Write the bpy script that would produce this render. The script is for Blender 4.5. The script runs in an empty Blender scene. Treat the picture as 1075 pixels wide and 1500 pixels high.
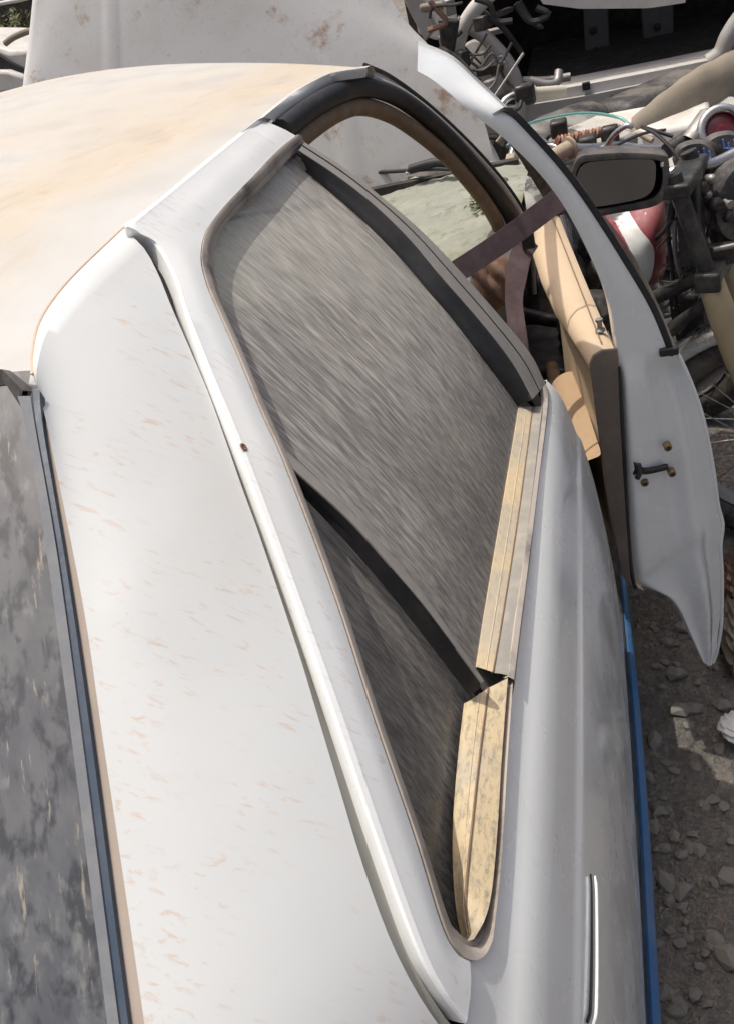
import bpy, math, random
import numpy as np
from math import sin, cos, pi, radians
from mathutils import Matrix, Vector
random.seed(7); rng = np.random.default_rng(7)
sc = bpy.context.scene
col = sc.collection
V = lambda *a: np.array(a, float)

# ------------------------------------------------------------------ camera
CAM = V(.9621, -.3245, 1.6041)
YAW, PITCH, ROLL, FOC = -.3606, .5801, -.3009, 1324.5      # focal length in pixels of a 1075 x 1500 frame
fw = V(sin(YAW)*cos(PITCH), cos(YAW)*cos(PITCH), -sin(PITCH))
rt = V(cos(YAW), -sin(YAW), 0); up_ = np.cross(rt, fw)
CR = cos(ROLL)*rt + sin(ROLL)*up_; CU = -sin(ROLL)*rt + cos(ROLL)*up_
cd = bpy.data.cameras.new('camera'); cam = bpy.data.objects.new('camera', cd); col.objects.link(cam)
m = Matrix.Identity(4)
for i in range(3):
    m[i][0] = CR[i]; m[i][1] = CU[i]; m[i][2] = -fw[i]; m[i][3] = CAM[i]
cam.matrix_world = m
cd.sensor_fit = 'VERTICAL'; cd.sensor_height = 24; cd.lens = 24*FOC/1500
cd.clip_start = .02; cd.clip_end = 3000
sc.camera = cam
# ------------------------------------------------------------------ sky, sun, exposure
SUN = V(-.25, .08, .95); SUN /= np.linalg.norm(SUN)
w = bpy.data.worlds.new('World'); sc.world = w; w.use_nodes = True
nt = w.node_tree; bg = nt.nodes['Background']
sky = nt.nodes.new('ShaderNodeTexSky'); sky.sky_type = 'NISHITA'; sky.sun_disc = False
sky.sun_elevation = math.asin(SUN[2]); sky.sun_rotation = math.atan2(SUN[0], SUN[1])
sky.dust_density = 8.0; sky.air_density = .8; sky.ozone_density = .6
nt.links.new(sky.outputs[0], bg.inputs[0]); bg.inputs[1].default_value = .14
sl = bpy.data.lights.new('sun', 'SUN'); sl.energy = 2.7; sl.angle = radians(.55); sl.color = (1, .972, .905)
so = bpy.data.objects.new('sun', sl); col.objects.link(so)
so.rotation_euler = Vector(SUN).to_track_quat('Z', 'Y').to_euler(); so.location = (-3, 1, 9)
sc.view_settings.view_transform = 'Standard'; sc.view_settings.look = 'None'
sc.view_settings.exposure = 0; sc.view_settings.gamma = 1; sc.view_settings.use_curve_mapping = False

# ------------------------------------------------------------------ places in the yard
def ray(x, y): return fw + CR*(x-537.5)/FOC + CU*(750-y)/FOC
def at_y(x, y, Y): d = ray(x, y); return CAM + d*((Y-CAM[1])/d[1])
def at_z(x, y, Z): d = ray(x, y); return CAM + d*((Z-CAM[2])/d[2])
def on_plane(x, y, p, n): d = ray(x, y); return CAM + d*(((p-CAM)@n)/(d@n))
TS = np.linspace(.25, 4, 6000)
def first_hit(x, y, g):
    d = ray(x, y); P = CAM + d*TS[:, None]; v = g(P)
    i = np.where(v[:-1]*v[1:] <= 0)[0]
    if len(i) == 0: raise ValueError('no hit %s %s' % (x, y))
    i = i[0]; k = v[i]/(v[i]-v[i+1]); return P[i]*(1-k)+P[i+1]*k
SECZ = V(.2, .24, .3, .4, .5, .6, .7, .76, .785, .795, .803, .815, .84, .865, .885, .900, .914)
SECX = V(.868, .886, .893, .895, .893, .888, .880, .873, .8690, .8675, .8625, .860, .8555, .850, .843, .835, .825)
def side(z):
    z = np.asarray(z, float); dz = z-.914
    return np.where(dz > 0, .825-.35*dz-.68*dz*dz, np.interp(z, SECZ, SECX))
def on_side(x, y, off=0.): return first_hit(x, y, lambda P: P[:, 0]-side(P[:, 2])-off)
def roof_z(x, y): return 1.476-.125*(x+.3)**2-.04*((y-1.)/.8)**2-.22*np.maximum(0, .62-y)**2
def on_roof(x, y, off=0.): return first_hit(x, y, lambda P: P[:, 2]-roof_z(P[:, 0], P[:, 1])-off)
def back_z(x, y): return 1.392-.73*(.30-y)-.10*x*x
def on_back(x, y, off=0.): return first_hit(x, y, lambda P: P[:, 2]-back_z(P[:, 0], P[:, 1])-off)

# ------------------------------------------------------------------ mesh helpers
def resample(P, n):
    P = np.asarray(P, float); s = np.r_[0, np.cumsum(np.linalg.norm(np.diff(P, axis=0), axis=1))]
    t = np.linspace(0, s[-1], n); return np.stack([np.interp(t, s, P[:, k]) for k in range(P.shape[1])], 1)
def smooth(P, n):
    """Catmull-Rom through the points, n samples evenly spaced"""
    P = np.asarray(P, float); Q = np.vstack([2*P[0]-P[1], P, 2*P[-1]-P[-2]]); out = []
    for i in range(1, len(Q)-2):
        for t in np.linspace(0, 1, 12, endpoint=False):
            a, b, c, d = Q[i-1], Q[i], Q[i+1], Q[i+2]
            out.append(.5*(2*b+(c-a)*t+(2*a-5*b+4*c-d)*t*t+(3*b-a-3*c+d)*t**3))
    out.append(P[-1]); return resample(out, n)
class MB:
    def __init__(s): s.v = []; s.f = []
    def add(s, vs, fs):
        o = len(s.v); s.v += [tuple(map(float, p)) for p in vs]; s.f += [tuple(i+o for i in f) for f in fs]; return s
    def grid(s, G, closed=False):
        G = np.asarray(G, float); a, b = G.shape[:2]; fs = []
        for i in range(a-1):
            for j in range(b if closed else b-1):
                k = (j+1) % b; fs.append((i*b+j, i*b+k, (i+1)*b+k, (i+1)*b+j))
        return s.add(G.reshape(-1, 3), fs)
    def poly(s, P): return s.add(P, [tuple(range(len(P)))])
    def prism(s, P, d):
        P = np.asarray(P, float); n = len(P); Q = P+np.asarray(d, float)
        return s.add(np.vstack([P, Q]), [tuple(range(n))[::-1], tuple(range(n, 2*n))]+[(i, (i+1) % n, (i+1) % n+n, i+n) for i in range(n)])
    def box(s, c, size, R=None):
        h = np.asarray(size, float)/2
        P = np.array([(x, y, z) for x in (-1, 1) for y in (-1, 1) for z in (-1, 1)])*h
        if R is not None: P = P@np.asarray(R, float).T
        return s.add(P+np.asarray(c, float), [(0, 1, 3, 2), (4, 6, 7, 5), (0, 4, 5, 1), (2, 3, 7, 6), (0, 2, 6, 4), (1, 5, 7, 3)])
    def tube(s, P, r, n=10, cap=True, flat=None):
        P = np.asarray(P, float); k = len(P); r = np.broadcast_to(np.asarray(r, float), (k,))
        T = np.gradient(P, axis=0); T /= np.linalg.norm(T, axis=1)[:, None]+1e-12
        a = V(0, 0, 1) if abs(T[0][2]) < .9 else V(1, 0, 0)
        u = np.cross(T[0], a); u /= np.linalg.norm(u); G = []
        for i in range(k):
            u = u-T[i]*(u@T[i]); u /= np.linalg.norm(u); vv = np.cross(T[i], u)
            G.append([P[i]+r[i]*(cos(t)*u+sin(t)*vv) for t in np.arange(n)*2*pi/n])
        b = len(s.v); s.grid(G, True)
        if cap: s.f += [tuple(b+j for j in range(n))[::-1], tuple(b+(k-1)*n+j for j in range(n))]
        return s
    def torus(s, c, ax, R, r, n=40, m_=10, a0=0, a1=2*pi, squash=1.):
        ax = np.asarray(ax, float)/np.linalg.norm(ax); a = V(0, 0, 1) if abs(ax[2]) < .9 else V(1, 0, 0)
        u = np.cross(ax, a); u /= np.linalg.norm(u); v = np.cross(ax, u); full = abs(a1-a0-2*pi) < 1e-6; G = []
        for t in np.linspace(a0, a1, n+1):
            d = cos(t)*u+sin(t)*v
            G.append([np.asarray(c)+d*(R+r*cos(q))+ax*r*squash*sin(q) for q in np.arange(m_)*2*pi/m_])
        return s.grid(G, True)
    def lathe(s, c, ax, prof, n=24):
        ax = np.asarray(ax, float)/np.linalg.norm(ax); a = V(0, 0, 1) if abs(ax[2]) < .9 else V(1, 0, 0)
        u = np.cross(ax, a); u /= np.linalg.norm(u); v = np.cross(ax, u)
        return s.grid([[np.asarray(c)+ax*h+r*(cos(t)*u+sin(t)*v) for t in np.arange(n)*2*pi/n] for h, r in prof], True)
def loft(*curves):
    n_ = max(len(c) for c in curves); return np.stack([np.asarray(c) if len(c) == n_ else resample(c, n_) for c in curves], 1)
def coons(top, bottom, left, right, bulge=None):
    """top/bottom: n points left to right; left/right: m points top to bottom"""
    n, m_ = len(top), len(left); u = np.linspace(0, 1, n)[None, :, None]; v = np.linspace(0, 1, m_)[:, None, None]
    T, B, L, R = [np.asarray(q) for q in (top, bottom, left, right)]
    G = (1-v)*T[None]+v*B[None]+(1-u)*L[:, None]+u*R[:, None]-((1-u)*(1-v)*T[0]+u*(1-v)*T[-1]+(1-u)*v*B[0]+u*v*B[-1])
    if bulge is not None: G = G+np.asarray(bulge)*(4*u*(1-u))
    return G
def tag(o, label=None, cat=None, group=None, kind=None):
    for k, q in (('label', label), ('category', cat), ('group', group), ('kind', kind)):
        if q: o[k] = q
    return o
def thing(name, loc, label, cat, group=None):
    o = bpy.data.objects.new(name, None); o.location = loc; o.empty_display_size = .1; col.objects.link(o)
    return tag(o, label, cat, group)
def obj(name, mb, mat, parent=None, flat=False, solid=0., off=-1., bevel=0., sub=0, label=None, sharp=50):
    me = bpy.data.meshes.new(name); me.from_pydata(mb.v, [], mb.f); me.validate(); me.update()
    o = bpy.data.objects.new(name, me); col.objects.link(o); me.materials.append(mat)
    if not flat:
        me.polygons.foreach_set('use_smooth', [True]*len(me.polygons))
    if parent is not None:
        o.parent = parent
        if parent.type == 'EMPTY': o.matrix_parent_inverse = Matrix.Translation(-Vector(parent.location))
    if sub: q = o.modifiers.new('sub', 'SUBSURF'); q.levels = q.render_levels = sub
    if solid: q = o.modifiers.new('solid', 'SOLIDIFY'); q.thickness = solid; q.offset = off
    if bevel: q = o.modifiers.new('bevel', 'BEVEL'); q.width = bevel; q.segments = 2; q.limit_method = 'ANGLE'
    if not flat: me.set_sharp_from_angle(angle=radians(sharp))
    if label: o['label'] = label
    return o

# ------------------------------------------------------------------ materials
class Mat:
    def __init__(s, name, base=(.5, .5, .5), rough=.5, metal=0., coat=0., spec=.5):
        s.m = bpy.data.materials.new(name); s.m.use_nodes = True; s.t = s.m.node_tree; s.n = s.t.nodes; s.b = s.n['Principled BSDF']
        s.b.inputs['Base Color'].default_value = (*base, 1); s.b.inputs['Roughness'].default_value = rough
        s.b.inputs['Metallic'].default_value = metal; s.b.inputs['Coat Weight'].default_value = coat
        s.b.inputs['Coat Roughness'].default_value = .12; s.b.inputs['Specular IOR Level'].default_value = spec
        s.co = s.n.new('ShaderNodeTexCoord').outputs['Object']; s.c = s.rgb(base); s.r = None
    def link(s, a, b): s.t.links.new(a, b)
    def rgb(s, c): q = s.n.new('ShaderNodeRGB'); q.outputs[0].default_value = (*c, 1); return q.outputs[0]
    def val(s, x):
        q = s.n.new('ShaderNodeValue'); q.outputs[0].default_value = x; return q.outputs[0]
    def math(s, op, a, b=None):
        q = s.n.new('ShaderNodeMath'); q.operation = op
        for i, x in enumerate((a, b)):
            if x is None: continue
            if isinstance(x, (int, float)): q.inputs[i].default_value = x
            else: s.link(x, q.inputs[i])
        return q.outputs[0]
    def mapped(s, scale=(1, 1, 1), rot=(0, 0, 0), loc=(0, 0, 0)):
        """rotates first, then stretches"""
        a = s.n.new('ShaderNodeMapping'); a.inputs['Rotation'].default_value = rot; s.link(s.co, a.inputs[0])
        b = s.n.new('ShaderNodeMapping'); b.inputs['Scale'].default_value = scale; b.inputs['Location'].default_value = loc
        s.link(a.outputs[0], b.inputs[0]); return b.outputs[0]
    def along(s, e, sa, sc_, loc=0.):
        """coordinates stretched along direction e"""
        e = np.asarray(e, float)/np.linalg.norm(e); a = V(0, 0, 1) if abs(e[2]) < .9 else V(1, 0, 0)
        f_ = np.cross(e, a); f_ /= np.linalg.norm(f_); g_ = np.cross(e, f_); cb_ = s.n.new('ShaderNodeCombineXYZ')
        for i, (ax_, k_) in enumerate(((e, sa), (f_, sc_), (g_, sc_))):
            d_ = s.n.new('ShaderNodeVectorMath'); d_.operation = 'DOT_PRODUCT'; s.link(s.co, d_.inputs[0]); d_.inputs[1].default_value = tuple(ax_*k_)
            s.link(s.math('ADD', d_.outputs['Value'], loc), cb_.inputs[i])
        return cb_.outputs[0]
    def noise(s, scale, detail=4, rough=.55, vec=None, dist=0.):
        q = s.n.new('ShaderNodeTexNoise'); q.inputs['Scale'].default_value = scale; q.inputs['Detail'].default_value = detail
        q.inputs['Roughness'].default_value = rough; q.inputs['Distortion'].default_value = dist
        s.link(vec if vec is not None else s.co, q.inputs['Vector']); return q.outputs['Fac']
    def voro(s, scale, vec=None, out='Distance', feat='F1'):
        q = s.n.new('ShaderNodeTexVoronoi'); q.inputs['Scale'].default_value = scale; q.feature = feat
        s.link(vec if vec is not None else s.co, q.inputs['Vector']); return q.outputs[out]
    def ramp(s, f, lo, hi, a=0., b=1.):
        q = s.n.new('ShaderNodeMapRange'); q.interpolation_type = 'SMOOTHSTEP'
        for i, x in zip((1, 2, 3, 4), (lo, hi, a, b)): q.inputs[i].default_value = x
        s.link(f, q.inputs[0]); return q.outputs[0]
    def mix(s, f, c):
        q = s.n.new('ShaderNodeMix'); q.data_type = 'RGBA'
        if isinstance(f, (int, float)): q.inputs[0].default_value = f
        else: s.link(f, q.inputs[0])
        s.link(s.c, q.inputs[6])
        if isinstance(c, tuple): q.inputs[7].default_value = (*c, 1)
        else: s.link(c, q.inputs[7])
        s.c = q.outputs[2]; return s
    def rough(s, f): s.link(f, s.b.inputs['Roughness']); return s
    def bump(s, f, strength=.3, dist=.003):
        q = s.n.new('ShaderNodeBump'); q.inputs['Strength'].default_value = strength; q.inputs['Distance'].default_value = dist
        s.link(f, q.inputs['Height'])
        if s.r is not None: s.link(s.r, q.inputs['Normal'])
        s.r = q.outputs[0]; return s
    def done(s):
        s.link(s.c, s.b.inputs['Base Color'])
        if s.r is not None:
            s.link(s.r, s.b.inputs['Normal'])
        return s.m
def axis(mt, k):
    q = mt.n.new('ShaderNodeSeparateXYZ'); mt.link(mt.co, q.inputs[0]); return q.outputs[k]

def paint(name, base, dust, dust_amt=.35, flecks=.6, rough=.32, coat=.35, wash=None):
    t = Mat(name, base, rough, 0, coat)
    big = t.noise(3.1, 5, .6)
    t.mix(t.math('MULTIPLY', t.ramp(big, .42, .72), dust_amt), dust)
    fine = t.noise(60, 4, .65)
    t.mix(t.math('MULTIPLY', t.ramp(fine, .5, .75), dust_amt*.35), dust)
    if wash:     # dust caked where water dried
        a = t.noise(2.0, 6, .62, dist=.6); b = t.noise(14, 5, .7, t.mapped((1, .35, 1), (0, 0, .6)))
        ge = t.n.new('ShaderNodeNewGeometry'); sx = t.n.new('ShaderNodeSeparateXYZ'); t.link(ge.outputs['True Normal'], sx.inputs[0])
        flatness = t.ramp(sx.outputs[2], .80, .97)
        t.mix(t.math('MULTIPLY', flatness, t.math('MULTIPLY', t.ramp(a, .34, .70), t.math('ADD', t.math('MULTIPLY', t.ramp(b, .3, .65), .4), .15))), wash)
        at_ = t.n.new('ShaderNodeAttribute'); at_.attribute_name = 'dust'
        c2 = t.noise(1, 5, .7, t.along((.35, .94, 0), 16, 70), .8)
        band_ = t.math('MULTIPLY', at_.outputs['Fac'], t.ramp(t.noise(6, 5, .65), .25, .6, .55, 1.))
        t.mix(t.math('MULTIPLY', band_, .75), wash)
        t.mix(t.math('MULTIPLY', at_.outputs['Fac'], t.ramp(c2, .52, .66, 0, .55)), (wash[0]*.86, wash[1]*.78, wash[2]*.70))
    if flecks:
        a = t.noise(1, 3, .55, t.along((.79, .05, -.61), 50, 200), .5); b = t.noise(9, 4)
        t.mix(t.math('MULTIPLY', t.math('MULTIPLY', t.ramp(a, .55, .72), t.ramp(b, .40, .58)), flecks), (.56, .38, .27))
    rr = t.noise(11, 4); t.rough(t.ramp(rr, .3, .75, rough*.75, min(1, rough*1.7)))
    t.bump(t.noise(2.2, 3), .12, .02)
    return t.done()
def rubber(name, base=(.022, .022, .024), dust=.35, dcol=(.32, .27, .22), rough=.6):
    t = Mat(name, base, rough)
    t.mix(t.math('MULTIPLY', t.ramp(t.noise(9, 5, .65), .38 if dust < .8 else .22, .68 if dust < .8 else .55), dust), dcol)
    t.mix(t.math('MULTIPLY', t.ramp(t.noise(90, 3), .5, .7), dust*.4), dcol)
    t.bump(t.noise(120, 3), .15, .001); return t.done()
def plain(name, base, rough=.5, metal=0., dust=.25, dcol=(.36, .30, .23), scale=14, coat=0., bump=.15):
    t = Mat(name, base, rough, metal, coat)
    t.mix(t.math('MULTIPLY', t.ramp(t.noise(scale, 5, .65), .4, .7), dust), dcol)
    t.rough(t.ramp(t.noise(scale*2.3, 4), .3, .7, rough*.8, min(1, rough*1.3)))
    t.bump(t.noise(scale*6, 3), bump, .002); return t.done()

M = {}
M['frame'] = paint('frame_white_paint', (.82, .835, .82), (.66, .60, .52), .15, .3, .5, .0)
M['white'] = paint('white_paint', (.605, .62, .61), (.62, .54, .44), .22, .55, .42, .2, (.74, .58, .40))  # car white with its base lowered to tame the sunlit pillar
M['white_shade'] = paint('shade_lifted_white_paint', (.84, .865, .85), (.60, .55, .48), .16, .0, .22, .6)  # same car white, base raised to brighten the panels in shade
M['roof'] = paint('dusty_roof_paint', (.505, .505, .485), (.47, .425, .36), .25, .3, .6, .05, (.525, .44, .325))  # real dust, and the white under it lowered for full sun
M['hood'] = paint('weathered_hood_paint', (.66, .65, .63), (.50, .42, .32), .35, .0, .5, .1)
def hood_rust():
    t = Mat('rusty_hood_paint', (.66, .65, .63), .5, 0, .1)
    t.mix(t.math('MULTIPLY', t.ramp(t.noise(3.1, 5, .6), .42, .72), .4), (.52, .46, .38))
    a = t.noise(5.5, 6, .7, dist=.4); b = t.noise(34, 5, .7)
    t.mix(t.math('MULTIPLY', t.ramp(a, .54, .66), t.ramp(b, .38, .66)), (.38, .24, .15))
    t.mix(t.math('MULTIPLY', t.ramp(t.noise(70, 4, .7), .55, .75), .4), (.45, .36, .27))
    t.bump(t.noise(5, 4), .2, .01); return t.done()
M['hood'] = hood_rust()
M['jamb'] = plain('shade_toned_jamb_paint', (.34, .335, .30), .6, 0, .4, (.27, .235, .19), 9)  # white jamb toned grey to carry the shade of the gap
M['seal'] = rubber('dusty_window_seal', (.07, .065, .06), .9, (.50, .44, .38))
M['black'] = rubber('black_rubber', (.011, .012, .014), .06)
M['black_dust'] = rubber('dusty_black_plastic', (.03, .03, .032), .55, (.25, .22, .19))
M['trimgrey'] = plain('faded_pillar_trim', (.27, .255, .235), .6, 0, .5, (.36, .33, .29), 22)
M['brown'] = plain('brown_headlining_trim', (.20, .135, .085), .8, 0, .4, (.33, .25, .17), 20)
M['beige'] = plain('beige_door_card', (.60, .455, .305), .65, 0, .3, (.55, .45, .34), 12)
M['belt'] = plain('mauve_seat_belt_webbing', (.105, .068, .070), .75, 0, .25, (.26, .19, .17), 30)
M['dark'] = plain('dark_interior', (.03, .028, .026), .8, 0, .4, (.12, .10, .08), 10)
M['blue'] = plain('blue_sill_plastic', (.04, .13, .29), .45, 0, .25, (.2, .22, .24), 18)
M['chrome'] = plain('scratched_chrome', (.62, .61, .59), .28, .9, .3, (.30, .26, .21), 25)
M['steel'] = plain('dull_steel', (.30, .29, .28), .5, .6, .4, (.27, .23, .18), 20)
M['iron'] = plain('oily_black_iron', (.030, .029, .028), .45, .2, .35, (.18, .155, .125), 25)
M['cream'] = plain('yellowed_fork_plastic', (.42, .34, .20), .45, 0, .4, (.30, .24, .16), 14)
M['creamgrip'] = plain('dirty_cream_grip', (.38, .31, .22), .7, 0, .4, (.2, .16, .12), 30)
M['redbrown'] = plain('braided_brown_grip', (.20, .075, .045), .6, 0, .3, (.4, .27, .2), 40)
M['tyre'] = rubber('dusty_tyre', (.018, .018, .018), .4)
M['gold'] = plain('brassy_screw', (.28, .20, .10), .5, .5, .3, (.1, .08, .05), 60)
M['wreck'] = plain('grey_wreck_paint', (.40, .39, .37), .55, .0, .5, (.30, .25, .19), 7)
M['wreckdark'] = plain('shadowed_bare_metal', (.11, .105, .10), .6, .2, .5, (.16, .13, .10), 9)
M['wrecklight'] = plain('pale_wreck_paint', (.62, .60, .56), .5, .0, .45, (.42, .35, .26), 7)
M['canvas'] = plain('tan_canvas', (.25, .215, .165), .9, 0, .5, (.19, .16, .12), 9, 0, .4)
M['rag'] = plain('brown_rag', (.22, .13, .09), .9, 0, .5, (.36, .27, .19), 18, 0, .5)
M['paper'] = plain('crumpled_white_plastic', (.74, .73, .70), .6, 0, .2, (.5, .45, .38), 14)
M['leaf'] = plain('dry_green_leaves', (.085, .10, .035), .8, 0, .4, (.20, .17, .08), 6)
M['wall'] = plain('grey_block_wall', (.10, .10, .10), .9, 0, .5, (.16, .14, .12), 2)
M['redlamp'] = plain('red_lamp', (.16, .015, .02), .2, 0, .2, (.3, .2, .15), 14, .4)

def red_tank():
    t = Mat('red_tank_with_white_band', (.26, .045, .06), .5, 0, .05)
    t.mix(t.math('MULTIPLY', t.ramp(t.noise(9, 5), .4, .7), .4), (.42, .27, .24))
    t.rough(t.ramp(t.noise(20), .3, .7, .45, .8)); return t.done()
M['redtank'] = red_tank()

def dusty_glass(name, lit=(.235, .222, .205), body=(.012, .013, .014), cover=.86, streak=True, rough_=.22):
    """glass under a coat of dust: clear pane where wiped, dull dust where not"""
    t = Mat(name, body, .1, 0, 0, .5)
    if streak:
        r45 = 1.22
        e_ = on_side(540, 539)-on_side(500, 500)
        a = t.noise(1, 2, .5, t.along(e_, 17, 140), .4)
        b = t.noise(1, 2, .5, t.along(e_, 34, 360), .3)
        c = t.noise(3.2, 5, .6); s_ = t.noise(160, 2)
        lay = t.math('ADD', t.math('MULTIPLY', a, .55), t.math('ADD', t.math('MULTIPLY', b, .40), t.math('MULTIPLY', c, .35)))
        f = t.math('MULTIPLY', t.ramp(lay, .45, .85, .5, 1.), t.ramp(t.math('ADD', axis(t, 2), t.math('MULTIPLY', c, .25)), .99, 1.34, .48, 1.))
    else:
        f = t.ramp(t.noise(4, 4), .3, .7, .8, 1.)
    t.mix(t.ramp(t.noise(2.1, 4), .3, .7, 0, .5), (body[0]*2, body[1]*1.8, body[2]*1.6))
    t.c = t.rgb(lit)
    t.mix(t.ramp(t.noise(7, 5, .7), .35, .7, 0, .45), (lit[0]*.62, lit[1]*.62, lit[2]*.63))
    if streak: t.mix(t.ramp(b, .34, .66, .50, 0), (lit[0]*.55, lit[1]*.55, lit[2]*.56))
    if streak: t.mix(t.ramp(a, .56, .74, 0, .35), (lit[0]*1.2, lit[1]*1.2, lit[2]*1.2))
    if not streak:
        t.mix(t.ramp(t.noise(1, 4, .6, t.mapped((75, 42, 60), (0, 0, .15))), .46, .68, 0, .55), (.05, .052, .058))
        t.mix(t.ramp(t.noise(1, 5, .6, t.mapped((16, 7, 10), (0, 0, .15), (3, 1, 0))), .38, .70, 0, .5), (.06, .065, .075))
        t.mix(t.ramp(t.noise(1, 4, .7, t.mapped((70, 14, 40), (0, 0, -.12))), .60, .70, 0, .6), (.42, .38, .31))
    df = t.n.new('ShaderNodeBsdfDiffuse'); t.link(t.c, df.inputs[0])
    gl = t.n.new('ShaderNodeBsdfGlossy'); gl.inputs['Roughness'].default_value = rough_; gl.inputs['Color'].default_value = (1, 1, 1, 1)
    tr = t.n.new('ShaderNodeBsdfTransparent'); tr.inputs[0].default_value = (.35, .37, .36, 1)
    fr = t.n.new('ShaderNodeFresnel'); fr.inputs[0].default_value = 1.45
    pane = t.n.new('ShaderNodeMixShader'); t.link(fr.outputs[0], pane.inputs[0]); t.link(tr.outputs[0], pane.inputs[1]); t.link(gl.outputs[0], pane.inputs[2])
    mx = t.n.new('ShaderNodeMixShader'); t.link(t.math('MULTIPLY', f, cover), mx.inputs[0])
    t.link(pane.outputs[0], mx.inputs[1]); t.link(df.outputs[0], mx.inputs[2])
    out = [n for n in t.n if n.type == 'OUTPUT_MATERIAL'][0]; t.link(mx.outputs[0], out.inputs[0]); t.n.remove(t.b)
    return t.m
M['glass'] = dusty_glass('dust_streaked_window', (.52, .49, .445), cover=.95)
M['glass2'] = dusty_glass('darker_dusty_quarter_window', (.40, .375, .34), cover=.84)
def rear_glass():
    t = Mat('blotchy_dusty_rear_window', (.115, .117, .118), .32, 0, .9, .5); t.b.inputs['Coat Roughness'].default_value = .2
    t.mix(t.ramp(t.noise(1, 4, .6, t.along((.3, -.8, -.55), 16, 30)), .38, .66, 0, .75), (.060, .064, .072))
    t.mix(t.ramp(t.noise(1, 3, .55, t.along((.3, -.8, -.55), 38, 70), .3), .46, .64, 0, .85), (.022, .024, .028))
    t.mix(t.ramp(t.noise(1, 4, .6, t.along((.3, -.8, -.55), 30, 55, 4.)), .56, .72, 0, .5), (.24, .24, .225))
    t.mix(t.ramp(t.noise(1, 4, .7, t.along((.25, -.8, -.55), 20, 110, 9.)), .60, .70, 0, .6), (.40, .34, .26))
    t.rough(t.ramp(t.noise(8, 4), .3, .7, .25, .5)); return t.done()
M['rearglass'] = rear_glass()

def clear_glass(name, tint=(.80, .9, .88)):
    t = Mat(name, tint, .05); t.b.inputs['Transmission Weight'].default_value = 1; t.b.inputs['IOR'].default_value = 1.45
    t.mix(.0, tint); return t.done()
M['clear'] = clear_glass('loose_glass')
M['tealedge'] = plain('green_glass_edge', (.15, .42, .38), .2, 0, .2)
M['mirror'] = plain('dusty_mirror', (.16, .165, .18), .10, .95, .15, (.12, .12, .12), 4, 0, .02)

def moulding(name, stain):
    t = Mat(name, (.62, .49, .30), .6)
    t.mix(t.ramp(t.noise(11, 5, .6), .42, .65, 0, .75), (.45, .40, .32))
    n2 = t.noise(1, 6, .75, t.mapped((190, 70, 190)))
    t.mix(t.math('MULTIPLY', t.ramp(n2, .45, .68), stain), (.19, .18, .15))
    t.mix(t.math('MULTIPLY', t.ramp(t.noise(160, 3, .7), .5, .7), .35), (.6, .5, .36))
    t.bump(n2, .35, .001); return t.done()
M['mould_in'] = moulding('peeling_sill_moulding_tan', .3)
M['mould_out'] = plain('grey_weathered_moulding', (.27, .255, .225), .6, 0, .6, (.42, .37, .29), 30)
M['mould_yellow'] = moulding('peeling_sill_moulding_yellow', .75)

def dash_mat():
    t = Mat('dust_caked_dashboard', (.25, .26, .215), .9)
    t.mix(t.ramp(t.noise(7, 5, .7), .4, .65), (.31, .31, .26))
    t.mix(t.ramp(t.noise(26, 5, .7), .52, .68, 0, .7), (.15, .15, .11))
    t.mix(t.ramp(t.noise(4, 3), .56, .66, 0, .8), (.17, .19, .07))
    e = t.voro(15, t.mapped((1, 1, 1), (0, 0, .4)), 'Distance', 'DISTANCE_TO_EDGE'); t.mix(t.ramp(e, .0, .05, .25, 0), (.16, .155, .12))
    t.bump(t.noise(30, 5, .7), .5, .005); return t.done()
M['dash'] = dash_mat()
def ground_mat():
    t = Mat('dry_stony_dirt', (.275, .25, .215), .95)
    t.mix(t.ramp(t.noise(3, 6, .7), .35, .7), (.17, .158, .138))
    t.mix(t.ramp(t.noise(45, 5, .7), .45, .68, 0, .8), (.38, .33, .26))
    t.mix(t.ramp(t.voro(60), .0, .35, .55, 0), (.16, .14, .115))
    t.bump(t.noise(40, 6, .75), 1., .03); t.bump(t.voro(55), .7, .015); return t.done()
M['ground'] = ground_mat()
M['stone'] = plain('grey_stone', (.27, .25, .22), .95, 0, .6, (.36, .31, .25), 11, 0, .8)
M['bluemark'] = plain('blue_mark', (.10, .22, .62), .5, 0, .2)
M['whitemark'] = plain('white_mark', (.75, .76, .75), .5, 0, .25)
M['sky'] = None

# ------------------------------------------------------------------ ground
n = 90; xs = np.r_[-400, -60, -20, -8, np.linspace(-3, 5, n), 10, 22, 60, 400]; ys = np.r_[-400, -60, -15, -5, np.linspace(-2, 7, n), 12, 25, 60, 400]
G = np.array([[(x, y, .012*sin(3.1*x+1.3*y)+.010*sin(7.3*y-2*x)+.006*sin(15*x+9*y) if abs(x) < 9 and abs(y) < 9 else 0) for x in xs] for y in ys])
tag(obj('ground', MB().grid(G), M['ground']), kind='structure')
def gz(x, y): return .012*sin(3.1*x+1.3*y)+.010*sin(7.3*y-2*x)+.006*sin(15*x+9*y)

# ================================================================== the white sedan
car = thing('white_sedan', (0, .9, 0), 'dusty white sedan with its front door ajar and hood raised', 'car')

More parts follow.
